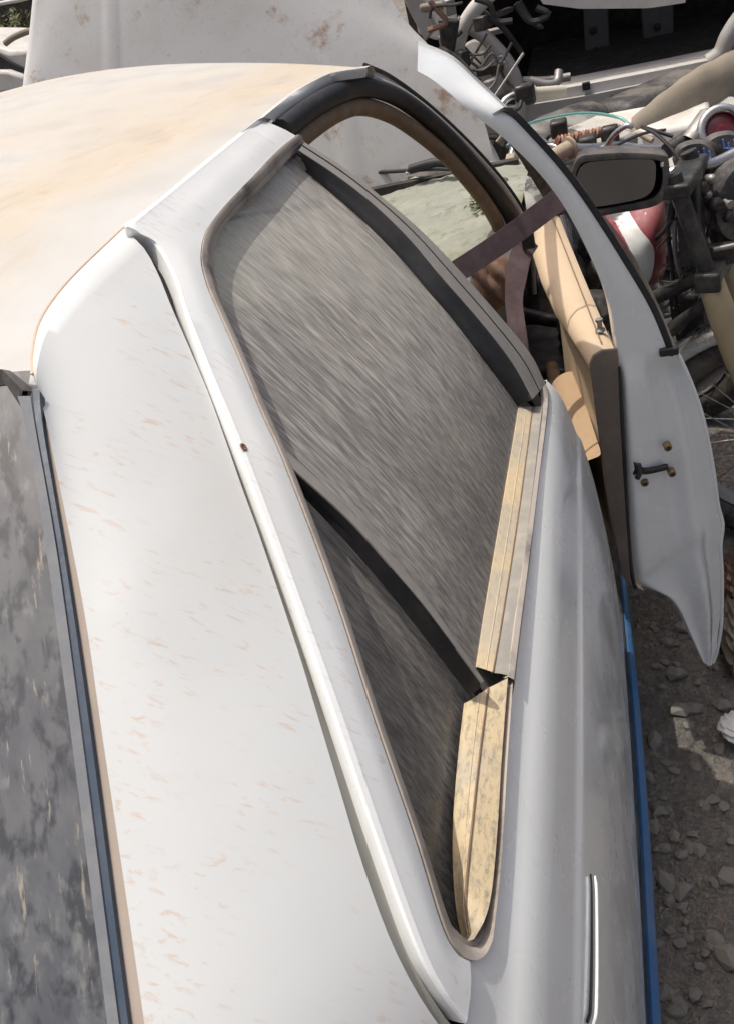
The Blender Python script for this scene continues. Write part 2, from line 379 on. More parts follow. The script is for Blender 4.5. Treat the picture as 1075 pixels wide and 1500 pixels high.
# ---- roof: right edge follows rear pillar seam, door gap, then the rail to the screen
right_px = [(50, 548), (48, 522), (58, 474), (84, 432), (120, 392), (181, 334), (230, 292), (300, 236), (376, 177), (430, 133), (482, 108), (536, 99)]
right = smooth([on_roof(*p) for p in right_px], 60)
seam = smooth([on_roof(*p) for p in right_px[:6]], 24)
hx = np.linspace(.56, -.62, 40)
hdr = np.array([(x, float(np.interp(-x, [-.58, -.3, -.1, .1, .35, .62], [1.30, 1.42, 1.52, 1.62, 1.76, 1.84])), 0) for x in np.linspace(right[-1][0], -.66, 40)])
hdr[:, 1] += right[-1][1]-hdr[0][1] if abs(right[-1][1]-hdr[0][1]) < .12 else 0
hdr[:, 2] = roof_z(hdr[:, 0], hdr[:, 1])
rear = np.array([(x, right[0][1]+.03*(1-(x/.52)**2), 0) for x in np.linspace(right[0][0], -.54, 40)]); rear[:, 2] = roof_z(rear[:, 0], rear[:, 1])
left = resample([rear[-1], (-.52, .55, 0), (-.56, 1.1, 0), hdr[-1]], 60); left[:, 2] = roof_z(left[:, 0], left[:, 1])
G = coons(rear, hdr, right, left); G[..., 2] = roof_z(G[..., 0], G[..., 1])
# swaged ridge that runs down the roof beside the rail
ridge = smooth([on_roof(*p) for p in [(0, 312), (120, 256), (240, 195), (340, 148), (430, 110)]], 60)
for i in range(G.shape[0]):
    for j in range(G.shape[1]):
        d = np.min(np.hypot(ridge[:, 0]-G[i, j, 0], ridge[:, 1]-G[i, j, 1])); G[i, j, 2] -= .004*math.exp(-(d/.012)**2)
# front lip bends down to the windscreen
lk = np.clip(np.arange(G.shape[1])/9., 0, 1)[:, None]
lip = [G[-1]+np.array([0, .03, -.018])*lk, G[-1]+np.array([0, .055, -.05])*lk, G[-1]+np.array([0, .06, -.08])*lk]
Gr = np.concatenate([G, np.array(lip)], 0)
lipL = Gr[:, -1:]+np.array([-.03, 0, -.03]); lipL2 = Gr[:, -1:]+np.array([-.045, 0, -.08])
Gr = np.concatenate([Gr, lipL, lipL2], 1)
roof = obj('roof', MB().grid(Gr), M['roof'], car)
at = roof.data.attributes.new('dust', 'FLOAT', 'POINT'); ro = np.argsort(ridge[:, 1])
P_ = Gr.reshape(-1, 3); rx = np.interp(P_[:, 1], ridge[ro, 1], ridge[ro, 0], left=ridge[ro[0], 0]+.0); dd_ = P_[:, 0]-rx
at.data.foreach_set('value', np.where(dd_ > 0, np.exp(-(dd_/.075)**2), .25+.75*np.exp(-(dd_/.09)**2)).astype(np.float32))
rim = Gr[:G.shape[0], 0]
obj('roof_rim', MB().grid(loft(rim, rim+V(.002, 0, -.004), rim+V(-.004, 0, -.014))), M['white'], car)

# ---- rear pillar
cl_px = [(50, 548), (64, 600), (75, 650), (121, 880), (150, 1075), (212, 1500), (300, 2150)]
cl = smooth([on_back(*p, .004) for p in cl_px], 60)
ce_px = [(181, 334), (211, 363), (232, 401), (249, 443), (275, 503), (310, 587), (357, 720), (380, 783), (435, 948), (466, 1050), (493, 1140), (534, 1275), (582, 1400), (641, 1500), (700, 1560), (800, 1640)]
ce3 = [on_side(*p, -.007) for p in ce_px]
ce = smooth(ce3, 60)
top = resample(seam, 24); cl[0] = top[0]; ce[0] = top[-1]
bot = smooth([cl[-1], cl[-1]*.55+ce[-1]*.45+V(.03, -.05, .05), ce[-1]+V(0, 0, 0)], 24)
G = coons(top, bot, cl, ce, None)
u = np.linspace(0, 1, 24)[None, :, None]; vv = np.linspace(0, 1, 60)[:, None, None]
ruled = cl[:, None]*(1-u)+ce[:, None]*u
G = ruled+(G-ruled)*(1-vv)**4
G = G+V(.55, -.25, .8)*.010*(4*u*(1-u))*np.clip(vv*3, 0, 1)
edge = ce+np.array([-.012, .004, -.004]); flange = ce+np.array([-.030, .008, -.03])
Gc = np.concatenate([G, edge[:, None]*.35+ce[:, None]*.65, flange[:, None]], 1)
obj('rear_pillar', MB().grid(Gc), M['white'], car)
# joint filler groove between roof and pillar
obj('roof_joint', MB().tube(seam+np.array([0, 0, -.0002]), .0019, 8), plain('tan_joint_filler', (.56, .43, .33), .8), car)

# ---- rear window with its rubber frame
L_ = -.44
def back_row(px, off=0): return smooth([on_back(*p, off) for p in px], 50)
g_in = back_row([(28, 590), (39, 631), (65, 781), (105, 1075), (157, 1487), (215, 1950)], .004)
g_mid = back_row([(45, 580), (53, 631), (84, 810), (120, 1075), (174, 1495), (240, 1975)], .012)
g_out = back_row([(57, 575), (62, 631), (98, 847), (131, 1075), (186, 1500), (256, 2000)], .006)
tan_o = cl
rows = []
for q in g_in:
    rows.append([(x, q[1], back_z(x, q[1])+.002) for x in np.linspace(q[0]+.006, -.46, 30)])
topy = float(on_back(0, 572)[1])
rows = [[(x, topy+.012, back_z(x, topy+.012)+.002) for x in np.linspace(g_in[0][0]+.006, -.46, 30)]]+rows
rw = obj('rear_window', MB().grid(rows), M['rearglass'], car)
ts = [(p[0], p[1]) for p in ((0, 572), (18, 570), (28, 574), (36, 590))]
sT_out = [V(x, float(on_back(0, 549)[1]), 0) for x in np.linspace(-.46, .40, 20)]+[on_back(20, 549), on_back(42, 551), on_back(54, 562), on_back(58, 580)]
sT_in = [V(x, topy, 0) for x in np.linspace(-.45, .40, 20)]+[on_back(14, 568), on_back(25, 572), on_back(31, 582), on_back(33, 600)]
a = resample(sT_out, 44); b = resample(sT_in, 44)
a[:, 2] = back_z(a[:, 0], a[:, 1])+.004; b[:, 2] = back_z(b[:, 0], b[:, 1])+.003; c = (a+b)/2+np.array([0, -.002, .009])
obj('window_seal', MB().grid(loft(a, c, b)), M['black_dust'], rw)
rr_ = np.array([(x, right[0][1]+.03*(1-(x/.52)**2), 0) for x in np.linspace(-.52, right[0][0]-.004, 44)]); rr_[:, 2] = roof_z(rr_[:, 0], rr_[:, 1])
obj('window_header', MB().grid(loft(rr_+V(0, 0, -.0015), rr_*.5+a*.5+V(0, 0, -.004), a+V(0, .002, -.003))), M['white'], car)
band = plain('faded_window_rubber', (.16, .17, .185), .55, 0, .45, (.26, .25, .235), 26)
obj('window_seal', MB().grid(loft(g_in+V(0, 0, -.006), g_in+V(.002, 0, .006), g_mid, g_out+V(-.003, 0, .004))), band, rw)
obj('seal_edge', MB().grid(loft(g_out+V(-.004, 0, .0045), g_out+V(.002, 0, .002), g_out+V(.003, 0, -.006))), plain('blue_grey_rubber_edge', (.05, .075, .11), .4, 0, .15, (.2, .2, .2)), rw)
gs = back_row([(60, 585), (70, 640), (112, 870), (142, 1075), (200, 1500), (285, 2080)], .002)
obj('gap_strip', MB().grid(loft(g_out+V(.001, 0, -.003), gs, cl+V(.0015, 0, -.0045))), plain('tan_gap_filler', (.44, .37, .31), .9, 0, .4, (.34, .28, .23), 12), rw)

# ---- rear door
PAIRS = [  # outer edge, fold, seal outside, seal inside
    ((378, 173), (385, 177), (434, 199), (448, 210)), ((340, 203), (347, 209), (405, 222), (424, 232)),
    ((290, 243), (298, 250), (365, 264), (384, 275)), ((235, 288), (245, 294), (332, 298), (353, 304)),
    ((200, 316), (214, 320), (310, 325), (330, 332)), ((182, 331), (202, 338), (300, 343), (320, 350)),
    ((216, 348), (228, 354), (295, 365), (313, 373)), ((237, 374), (248, 380), (295, 387), (314, 396)),
    ((256, 412), (264, 416), (302, 415), (320, 422)), ((270, 458), (278, 460), (313, 443), (329, 455)),
    ((302, 549), (315, 545), (348, 522), (360, 524)), ((332, 625), (347, 617), (381, 602), (391, 600)),
    ((363, 705), (380, 700), (416, 680), (425, 678)), ((425, 872), (444, 874), (487, 868), (496, 866)),
    ((487, 1050), (507, 1046), (545, 1047), (554, 1044)), ((547, 1228), (567, 1221), (606, 1225), (615, 1221)),
    ((603, 1382), (619, 1370), (645, 1352), (653, 1338)), ((640, 1450), (648, 1440), (668, 1396), (670, 1365)),
    ((678, 1500), (685, 1485), (688, 1408), (684, 1374))]
N = 110
fO = smooth([on_side(*p[0]) for p in PAIRS], N); fB = smooth([on_side(*p[1], .004) for p in PAIRS], N)
fS = smooth([on_side(*p[2]) for p in PAIRS], N)
# keep the three curves in step: resample by pair index rather than by length
def by_pair(k, off, n=N):
    P = [on_side(*p[k], off) for p in PAIRS]; P = np.array(P); t = np.arange(len(P)); q = np.linspace(0, len(P)-1, n*3)
    Q = np.vstack([2*P[0]-P[1], P, 2*P[-1]-P[-2]]); out = []
    for s_ in np.linspace(0, len(P)-1, n):
        i = min(int(s_), len(P)-2); t_ = s_-i; a, b, c, d = Q[i], Q[i+1], Q[i+2], Q[i+3]
        out.append(.5*(2*b+(c-a)*t_+(2*a-5*b+4*c-d)*t_*t_+(3*b-a-3*c+d)*t_**3))
    return np.array(out)
fO, fB, fS, fI = by_pair(0, 0), by_pair(1, .005), by_pair(2, .003), by_pair(3, -.012)
# door skin
yr = lambda z: float(np.interp(z, [.2, .35, .5, .65, .8, .95], [.30, .20, .06, -.02, -.045, -.03]))
zs = [.2, .22, .24, .27, .3, .35, .4, .45, .5, .55, .6, .65, .7, .74, .77, .785, .792, .797, .801, .806, .812, .82, .83, .84, .85, .86, .87, .88, .888, .896, .903, .909]
sk_out = [on_side(*p) for p in [(802, 600), (788, 690), (773, 823), (753, 1002), (746, 1040), (731, 1250), (722, 1340), (714, 1385), (700, 1404), (688, 1408)]]
sk_out = np.array(sk_out)[::-1]
ycol = lambda z, k: yr(z)+(0.985-yr(z))*k
ks = np.r_[np.linspace(0, .14, 26), np.linspace(.16, .985, 60), np.linspace(.988, 1, 5)]
Gs = []
def skin_x(y, z):
    # press line fades in and the section swells a little at mid door
    return float(side(z))+.004*sin(pi*min(max((y-.0)/1.0, 0), 1))*min(1, max(0, (.9-z)*6))
for z in zs:
    Gs.append([(skin_x(ycol(z, k), z)-(.006 if k > .999 else 0), ycol(z, k), z) for k in ks])
# uppermost rows climb to the sill line
ztop = np.interp([ycol(.909, k) for k in ks], sk_out[:, 1], sk_out[:, 2])
for a_ in (.35, .7, 1.):
    row = []
    for k, zt in zip(ks, ztop):
        y = ycol(.909, k); z = .909+(max(zt, .911)-.909)*a_; row.append((float(side(z)), y, z))
    Gs.append(row)
Gs = [[(p[0]-.02, p[1], p[2]) for p in Gs[0]]]+Gs
rd = obj('rear_door', MB().grid(Gs), M['white_shade'], car)
# window frame
inner = fS+np.array([-.008, 0, -.003]); nrm0 = V(.8, -.1, .6)
fold_in = fO*.97+fS*.03-nrm0*.004; fold_in2 = fO*.85+fS*.15-nrm0*.022
mid1 = fB*.66+fS*.34+np.array([.0015, 0, .001]); mid2 = fB*.33+fS*.67+np.array([.0015, 0, .001])
G = loft(fold_in2, fold_in, fO*.93+fB*.07, fB*.12+fO*.88+np.array([.002, 0, .001]), fO*.4+fB*.6+np.array([.0015, 0, 0.001]), fB, mid1, mid2, fS, inner)
obj('window_frame', MB().grid(G), M['frame'], rd, sharp=18)
capP = G[0]
obj('frame_end_cap', MB().grid(loft(capP, capP+np.array([.004, .006, -.012]), capP+np.array([-.02, .0, -.03]))), M['white'], rd)
# seal right round the pane
soP = [p[2] for p in PAIRS]+[(704, 1402), (714, 1385), (719, 1362), (731, 1250), (738, 1130), (747, 1004)]
siP = [p[3] for p in PAIRS]+[(696, 1368), (704, 1350), (710, 1327), (720, 1250), (728, 1130), (738, 993)]
def curve_by(P, off, n=150):
    P = np.array([on_side(*p, off) for p in P]); Q = np.vstack([2*P[0]-P[1], P, 2*P[-1]-P[-2]]); out = []
    for s_ in np.linspace(0, len(P)-1, n):
        i = min(int(s_), len(P)-2); t_ = s_-i; a, b, c, d = Q[i], Q[i+1], Q[i+2], Q[i+3]
        out.append(.5*(2*b+(c-a)*t_+(2*a-5*b+4*c-d)*t_*t_+(3*b-a-3*c+d)*t_**3))
    return np.array(out)
a = curve_by(soP, .0005); c = curve_by(siP, -.014)
nrm = V(.87, 0, .5)
obj('window_seal', MB().grid(loft(a-nrm*.006, a+nrm*.003, a*.72+c*.28+nrm*.0055, a*.45+c*.55+nrm*.004, a*.4+c*.6+nrm*.0005, a*.25+c*.75+nrm*.002, c, c-nrm*.010)), M['seal'], rd)
# panes
GO = -.027
rear_c = np.array([on_side(*p, GO) for p in [(325, 338), (308, 372), (308, 398), (322, 445), (354, 522), (386, 602), (420, 680), (491, 867), (549, 1047), (610, 1224), (650, 1348), (672, 1385), (690, 1400)]])
front_c = np.array([on_side(*p, GO) for p in [(446, 225), (548, 312), (642, 412), (724, 515), (772, 590)]])
div_c = np.array([on_side(*p, GO) for p in [(416, 668), (516, 756), (610, 866), (660, 935), (700, 1004)]])
def pane(z0, z1, ya, yb, nz=30, ny=24, GO=GO):
    rows = []
    for z in np.linspace(z0, z1, nz):
        y0, y1 = ya(z), yb(z); rows.append([(float(side(z))+GO, y, z) for y in np.linspace(y0, y1, ny)])
    return MB().grid(rows)
o_ = np.argsort(rear_c[:, 2]); yR = lambda z: float(np.interp(z, rear_c[o_, 2], rear_c[o_, 1]))
yF = lambda z: float(np.interp(z, front_c[::-1, 2], front_c[::-1, 1]))
d_ = np.argsort(div_c[:, 2]); yD = lambda z: float(np.interp(z, div_c[d_, 2], div_c[d_, 1]))
zt = max(rear_c[0][2], front_c[0][2])+.03; zd = div_c[0][2]; zb = .905
mbp = pane(zb, zd, lambda z: yD(z), yF)
rows = []
for z in np.linspace(zd, zt, 16): rows.append([(float(side(z))+GO, y, z) for y in np.linspace(yR(z), yF(z), 24)])
mbp.grid(rows)
obj('window_glass', mbp, M['glass'], rd)
obj('quarter_glass', pane(zb, zd+.01, lambda z: yR(z)-.01, yD, GO=-.038), M['glass2'], rd)
# divider bar
dA0 = smooth([on_side(*p, .001) for p in [(411, 645), (514, 741), (594, 831), (648, 903), (707, 993)]], 40)
dB = smooth([on_side(*p, .0015) for p in [(419, 678), (514, 765), (585, 845), (630, 899), (705, 1001)]], 40)
dC0 = smooth([on_side(*p, -.020) for p in [(426, 697), (500, 782), (560, 853), (610, 918), (690, 1021)]], 40)
dA = dA0*.72+dB*.28; dC = dC0*.64+dB*.36
obj('window_divider', MB().grid(loft(dA-nrm*.010, dA-nrm*.002, dA, dA*.5+dB*.5+nrm*.002, dB+nrm*.0006, dB-nrm*.0012)), M['trimgrey'], rd)
obj('divider_rubber', MB().grid(loft(dB-nrm*.0005, dB*.8+dC*.2-nrm*.004, dB*.58+dC*.42-nrm*.005, dB*.5+dC*.5+nrm*.003, dB*.25+dC*.75+nrm*.003, dC, dC-nrm*.008)), M['black'], rd)
# sill mouldings
def strip(inn, mid, out, nm, m1, m2):
    I = smooth([on_side(*p, -.025) for p in inn], 40); Mi = smooth([on_side(*p, -.0125) for p in mid], 40); O = smooth([on_side(*p, .0005) for p in out], 40)
    p_ = obj(nm, MB().grid(loft(I-nrm*.006, I, I*.5+Mi*.5+nrm*.0006, Mi+nrm*.0005, Mi-nrm*.001)), m1, rd, solid=0)
    obj('moulding_groove', MB().tube(Mi+nrm*.0006, .0010, 6), M['brown'], rd)
    obj('moulding_ridge', MB().tube(I*.45+Mi*.55+nrm*.0004, .0008, 6), m1, rd)
    obj(nm, MB().grid(loft(Mi-nrm*.0022, Mi-nrm*.0005, Mi*.5+O*.5+nrm*.001, O+nrm*.001, O-nrm*.006)), m2, rd)
strip([(760, 596), (738, 730), (712, 885), (698, 977)], [(779, 596), (760, 740), (737, 890), (721, 985)], [(793, 596), (776, 740), (756, 895), (743, 990)], 'sill_moulding', M['mould_in'], M['mould_out'])
strip([(686, 1027), (678, 1100), (671, 1194), (671, 1270), (676, 1330), (684, 1371)], [(714, 1008), (702, 1100), (692, 1190), (683, 1280), (681, 1330), (688, 1374)], [(742, 994), (733, 1110), (727, 1210), (719, 1300), (709, 1345), (692, 1376)], 'quarter_sill_moulding', M['mould_yellow'], M['mould_yellow'])
eo = smooth([on_side(*p, .0015) for p in [(797, 562), (803, 585), (790, 690), (775, 815), (762, 920), (752, 1004)]], 50)
ei = smooth([on_side(*p, .001) for p in [(793, 568), (794, 600), (777, 740), (762, 850), (752, 920), (743, 992)]], 50)
obj('sill_edge_lip', MB().grid(loft(ei-nrm*.004, ei+nrm*.001, ei*.5+eo*.5+nrm*.004, eo+nrm*.001, eo-nrm*.006)), M['seal'], rd)
# front pillar trim of the rear door
tO = smooth([on_side(*p, .001) for p in [(446, 208), (500, 243), (556, 286), (608, 330), (656, 378), (727, 458), (776, 518), (798, 562)]], 50)
tI = smooth([on_side(*p, .002) for p in [(438, 220), (492, 256), (547, 299), (600, 350), (648, 407), (706, 474), (752, 534), (780, 584)]], 50)
tR = smooth([on_side(*p, -.021) for p in [(450, 248), (498, 288), (547, 332), (590, 376), (631, 424), (668, 467), (712, 525), (762, 592)]], 50)
obj('pillar_trim', MB().grid(loft(tO-nrm*.008+V(-.006, 0, 0), tO-nrm*.003, tO, tO*.5+tI*.5+nrm*.0025, tI, tI-nrm*.004)), M['trimgrey'], rd)
obj('trim_groove', MB().tube(tO*.42+tI*.58+nrm*.0026, .0009, 6), M['black'], rd)
obj('pillar_rubber', MB().grid(loft(tI-nrm*.008, tI-nrm*.001, tI*.7+tR*.3+nrm*.001, tI*.55+tR*.45-nrm*.003, tI*.35+tR*.65-nrm*.001, tR, tR-nrm*.006)), M['black'], rd)
# pull handle near the rear of the door
h = smooth([on_side(*p, .008) for p in [(874, 1283), (876, 1310), (877, 1400), (876, 1480), (872, 1500)]], 24)
obj('door_handle', MB().tube(h+V(-.002, 0, 0), np.r_[.0008, np.full(22, .0017), .0015], 8), M['white_shade'], rd)
obj('handle_gap', MB().tube(h+V(-.0068, 0, .0030), .0016, 6), M['black'], rd)
# pressed hole in the window frame
q = on_side(357, 655, .0062); mbx = MB().lathe(q, nrm, [(.0002, .0001), (.0004, .0022), (.0008, .0030), (.0002, .0040)], 14)
obj('frame_plug', mbx, M['rag'], rd)
# jamb under the gap
ce_j = np.array(ce); fo_j = smooth([on_side(*p[0]) for p in PAIRS[5:]]+[on_side(760, 1570)], 60)
jg = loft(ce_j+V(-.035, .012, -.02), ce_j*.5+fo_j*.5+V(-.030, .008, -.03), fo_j+V(-.03, 0, -.03), fo_j+V(-.05, .03, -.06))
obj('gap_shade_strip', MB().grid(loft(ce_j+V(-.006, .003, -.009), ce_j*.5+fo_j*.5+V(-.008, .002, -.014), fo_j+V(-.008, 0, -.016))[:24]), M['black'], car)  # black strip laid in the upper gap to act as its shade
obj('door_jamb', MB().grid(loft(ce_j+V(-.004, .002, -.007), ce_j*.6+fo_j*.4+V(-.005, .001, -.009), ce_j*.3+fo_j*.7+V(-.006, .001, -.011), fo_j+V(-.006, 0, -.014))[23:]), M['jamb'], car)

# ---- roof rail above the front door and the door opening
r1 = smooth([on_roof(*p) for p in [(372, 178), (400, 156), (430, 133), (482, 108), (536, 99)]], 40)
r2 = smooth([at_y(408, 187, .99), at_y(440, 158, 1.08), at_y(482, 131, 1.22), at_y(520, 117, 1.34), at_y(548, 113, 1.42)], 40)
obj('roof_rail', MB().grid(loft(r1+V(-.006, 0, -.003), r1, r1*.75+r2*.25+V(.006, 0, .006), r1*.5+r2*.5+V(.008, 0, .006), r1*.25+r2*.75+V(.006, 0, .004), r2, r2+V(-.02, 0, -.01))), M['white'], car)
AP = [(412, 192, .97), (448, 163, 1.08), (492, 138, 1.22), (530, 128, 1.35), (572, 138, 1.47), (612, 163, 1.54), (652, 198, 1.60), (695, 245, 1.67), (732, 292, 1.74), (752, 330, 1.79), (760, 372, 1.82), (762, 430, 1.84)]
sp = smooth([at_y(*p) for p in AP], 70)
lipw = smooth([at_y(*p) for p in [(404, 186, .985), (442, 155, 1.09), (484, 131, 1.23), (524, 119, 1.36), (560, 121, 1.46), (605, 145, 1.54), (652, 184, 1.61), (700, 232, 1.68), (742, 282, 1.76), (766, 325, 1.81), (778, 372, 1.84), (782, 430, 1.86)]], 70)
obj('opening_flange', MB().tube(lipw, .006, 8), plain('dusty_grey_flange', (.45, .43, .40), .5), car)
obj('opening_seal', MB().tube(sp, .0165, 12), M['black'], car)
hl = smooth([at_y(*p) for p in [(436, 212, .99), (470, 184, 1.10), (505, 162, 1.23), (540, 154, 1.36), (580, 166, 1.47), (620, 192, 1.54), (660, 226, 1.60), (695, 265, 1.66), (724, 305, 1.72), (740, 340, 1.77), (744, 385, 1.80)]], 60)
obj('headlining_trim', MB().tube(hl+V(-.012, .0, 0), .0155, 10), M['brown'], car)
# outer screen pillar
ap1 = smooth([at_y(*p) for p in [(534, 98, 1.40), (570, 114, 1.52), (615, 146, 1.60), (665, 190, 1.67), (712, 238, 1.75), (752, 288, 1.83), (780, 335, 1.90)]], 40)
lp = lipw[30:]; lp = resample(lp, 40)
obj('screen_pillar', MB().grid(loft(resample(lipw[28:], 40), ap1+V(.0, -.006, -.004), ap1, ap1+V(-.02, .02, .0), ap1+V(-.06, .04, .0))), M['wrecklight'], car)
obj('pillar_gutter', MB().tube(ap1+V(.001, 0, .003), .004, 8), M['black'], car)

# ---- raised hood seen across the roof, cowl, dashboard
def hoodp(x, y): return on_plane(x, y, V(0, 2.42, .9), V(0, -1, .22))
hp_t = [(20, -330), (150, -350), (330, -335), (455, -200)]
cols_px = [  # left edge, left crease, middle, right crease, right edge, each from base to tip
    [(28, 330), (38, 200), (45, 112), (55, 0), (66, -110)],
    [(15, 360), (52, 200), (82, 106), (124, 0), (170, -110)],
    [(330, 320), (310, 200), (300, 100), (290, 0), (282, -110)],
    [(700, 300), (650, 150), (598, 82), (470, 0), (400, -60)],
    [(752, 292), (722, 235), (668, 150), (572, 0), (500, -110)]]
cols3 = [smooth([hoodp(*p) for p in c], 40) for c in cols_px]
bul = [0, .022, .040, .022, 0]
H = []
for i in range(40):
    keys = np.array([cols3[k][i]+V(0, -bul[k], 0) for k in range(5)])
    H.append(smooth(keys, 61))
H = np.array(H)
for i in range(40):                       # crisp pressed creases
    for k, j in ((15, 15), (45, 45)): H[i, j] += V(0, -.006, .002)
obj('hood', MB().grid(H), M['hood'], car, solid=.02, off=1)
cw = smooth([at_z(*p, .90) for p in [(360, 285), (470, 268), (545, 262), (640, 260), (700, 264), (742, 272)]], 40)
obj('cowl_panel', MB().grid(loft(cw+V(0, .16, -.05), cw+V(0, .03, .012), cw+V(0, 0, .004), cw+V(0, -.012, -.03))), M['black_dust'], car)
obj('wiper_arm', MB().tube([at_z(470, 262, .925), at_z(560, 252, .93), at_z(640, 247, .94), at_z(690, 250, .93)], .006, 8), M['black'], car)
obj('cowl_vent', MB().tube(smooth([at_y(*p) for p in [(600, 248, 2.28), (640, 238, 2.26), (685, 243, 2.2), (712, 258, 2.15)]], 20), .013, 10), M['black'], car)
for k, (a_, b_) in enumerate([((596, 252), (625, 246)), ((645, 247), (672, 249))]):
    obj('vent_fragment', MB().tube([at_z(*a_, .93), at_z(*b_, .935)], [.009, .006], 6), M['paper'], car)
ds = np.array([[(x, y, .895+.012*math.sin(9*x+4*y)+(.0016*rng.normal())-.10*max(0, (1.72-y))**1.0) for x in np.linspace(-.7, .74, 70)] for y in np.linspace(1.58, 2.36, 44)])
dsh = np.concatenate([ds[:1]+V(0, -.0, -.25), ds[:1]+V(0, -.015, -.03), ds], 0)
db = obj('dashboard', MB().grid(dsh), M['dash'], car)
# heap of dry leaves on the dash
lm = MB()
for k in range(60):
    p = at_z(706+random.gauss(0, 13), 296+random.gauss(0, 7), .905+random.random()*.012); s_ = .006+.008*random.random(); a_ = random.random()*6.3
    d1 = V(cos(a_), sin(a_), random.uniform(-.5, .5))*s_; d2 = V(-sin(a_), cos(a_), random.uniform(-.6, .6))*s_*.55
    lm.add([p-d1, p+d2, p+d1, p-d2], [(0, 1, 2, 3)])
lo = obj('dry_leaves', lm, M['leaf']); tag(lo, 'small heap of dry green leaves lying on the dusty dashboard', 'leaves', kind='stuff')

# ---- seat belts, cabin
def ribbon(px, wpx, ys, tw=0.):
    L, Rr = [], []
    for (x, y), (dx, dy), Y in zip(px, wpx, ys): L.append(at_y(x-dx, y-dy, Y)); Rr.append(at_y(x+dx, y+dy, Y+tw))
    a, b = smooth(L, 30), smooth(Rr, 30); return MB().grid(loft(a, a*.5+b*.5, b))
obj('seat_belt', ribbon([(640, 415), (676, 393), (738, 352), (800, 306), (850, 268)], [(10, 13)]*5, [1.06, 1.10, 1.17, 1.24, 1.30]), M['belt'], car, solid=.0016, flat=True)
obj('seat_belt', ribbon([(778, 352), (763, 372), (756, 402), (752, 440), (757, 490), (760, 560)], [(9, 9), (14, 7), (15, 4), (13, 2), (14, 2), (18, 2)], [1.37, 1.34, 1.31, 1.28, 1.24, 1.2]), M['belt'], car, solid=.0016, flat=True)
obj('belt_buckle', MB().box(at_y(773, 353, 1.345), (.024, .008, .030)), M['black'], car, bevel=.002)
# cabin floor, seats, far door card, bulkhead
obj('cabin_floor', MB().box((0, 1.0, .28), (1.5, 2.2, .04)), M['dark'], car)
obj('bulkhead', MB().box((0, 2.30, .6), (1.42, .03, .62)), M['dark'], car)
def seat(cx, cy, mat):
    s_ = obj('seat', MB().box((cx, cy, .46), (.48, .50, .16)), mat, car, bevel=.05)
    obj('backrest', MB().box((cx, cy-.30, .78), (.46, .12, .60), [[1, 0, 0], [0, .97, -.24], [0, .24, .97]]), mat, s_, bevel=.045)
M['seatcloth'] = plain('brown_seat_cloth', (.085, .062, .048), .9, 0, .5, (.22, .17, .12), 12)
seat(.40, 1.30, M['seatcloth']); seat(-.40, 1.30, M['seatcloth'])
obj('rear_seat', MB().box((0, .28, .50), (1.2, .5, .2)).box((0, .02, .78), (1.2, .14, .5)), M['seatcloth'], car, bevel=.04)
obj('parcel_shelf', MB().box((0, -.12, .93), (1.2, .3, .02)), M['dark'], car)
# far (left) flank of the car
GL = [[(-skin_x(.5, z), y, z) for y in np.linspace(-.95, 2.3, 30)] for z in zs]
obj('far_flank', MB().grid(GL), M['white_shade'], car, solid=.003, off=0)
for ya, yb in ((-.02, .06), (.93, 1.03), (1.62, 1.70)):
    zz = np.linspace(.90, 1.36, 14)
    obj('far_pillar', MB().grid([[(-float(side(z))+dx, y+(1.36-z)*(.75 if ya > 1.5 else -.6 if ya < 0 else 0)-(0 if ya < 1.5 else .25)+(.25 if ya < 0 else 0), z) for y, dx in ((ya, .0), ((ya+yb)/2, -.004), (yb, .0))] for z in zz]), M['white_shade'], car, solid=.03, off=0)
# quarter panel and tail behind the door, outside the frame but standing
Gq = []
for z in zs:
    Gq.append([(float(side(z))-.02*max(0, -y-.2)**1.4, y, z) for y in np.linspace(yr(z)-.008, -.95, 30)])
obj('quarter_panel', MB().grid(Gq), M['white_shade'], car, solid=.003, off=0)
dk = np.array([[(x, y, .945+.0*x-.06*(abs(x)/.8)**3-.04*max(0, -y-.3)) for x in np.linspace(-.80, .80, 30)] for y in np.linspace(-.30, -.98, 12)])
obj('boot_lid', MB().grid(np.concatenate([dk, dk[-1:]+V(0, -.03, -.05), dk[-1:]+V(0, -.01, -.5)], 0)), M['white'], car)
# nose: wings and bumper beyond the raised hood
for s_ in (1, -1):
    Gw = [[(s_*(float(side(z))-.05-.05*max(0, y-2.0)), y, z) for y in np.linspace(2.12, 3.05, 20)] for z in zs if .25 < z < .80]
    wg = obj('front_wing', MB().grid(Gw), M['white_shade'], car, solid=.003, off=0)
obj('front_bumper', MB().box((0, 3.08, .45), (1.5, .12, .4)), M['wreck'], car, bevel=.05)
for wx in (.76, -.76):
    for wy in (-.45, 2.45):
        wh = obj('wheel', MB().torus((wx, wy, .29), (1, 0, 0), .22, .075, 36, 12, squash=1.2), M['tyre'], car)
        obj('rim', MB().lathe((wx, wy, .29), (1, 0, 0), [(-.06, .01), (-.06, .13), (-.09, .17), (.0, .175), (.075, .17), (.05, .12), (.04, .01)], 28), M['steel'], wh)
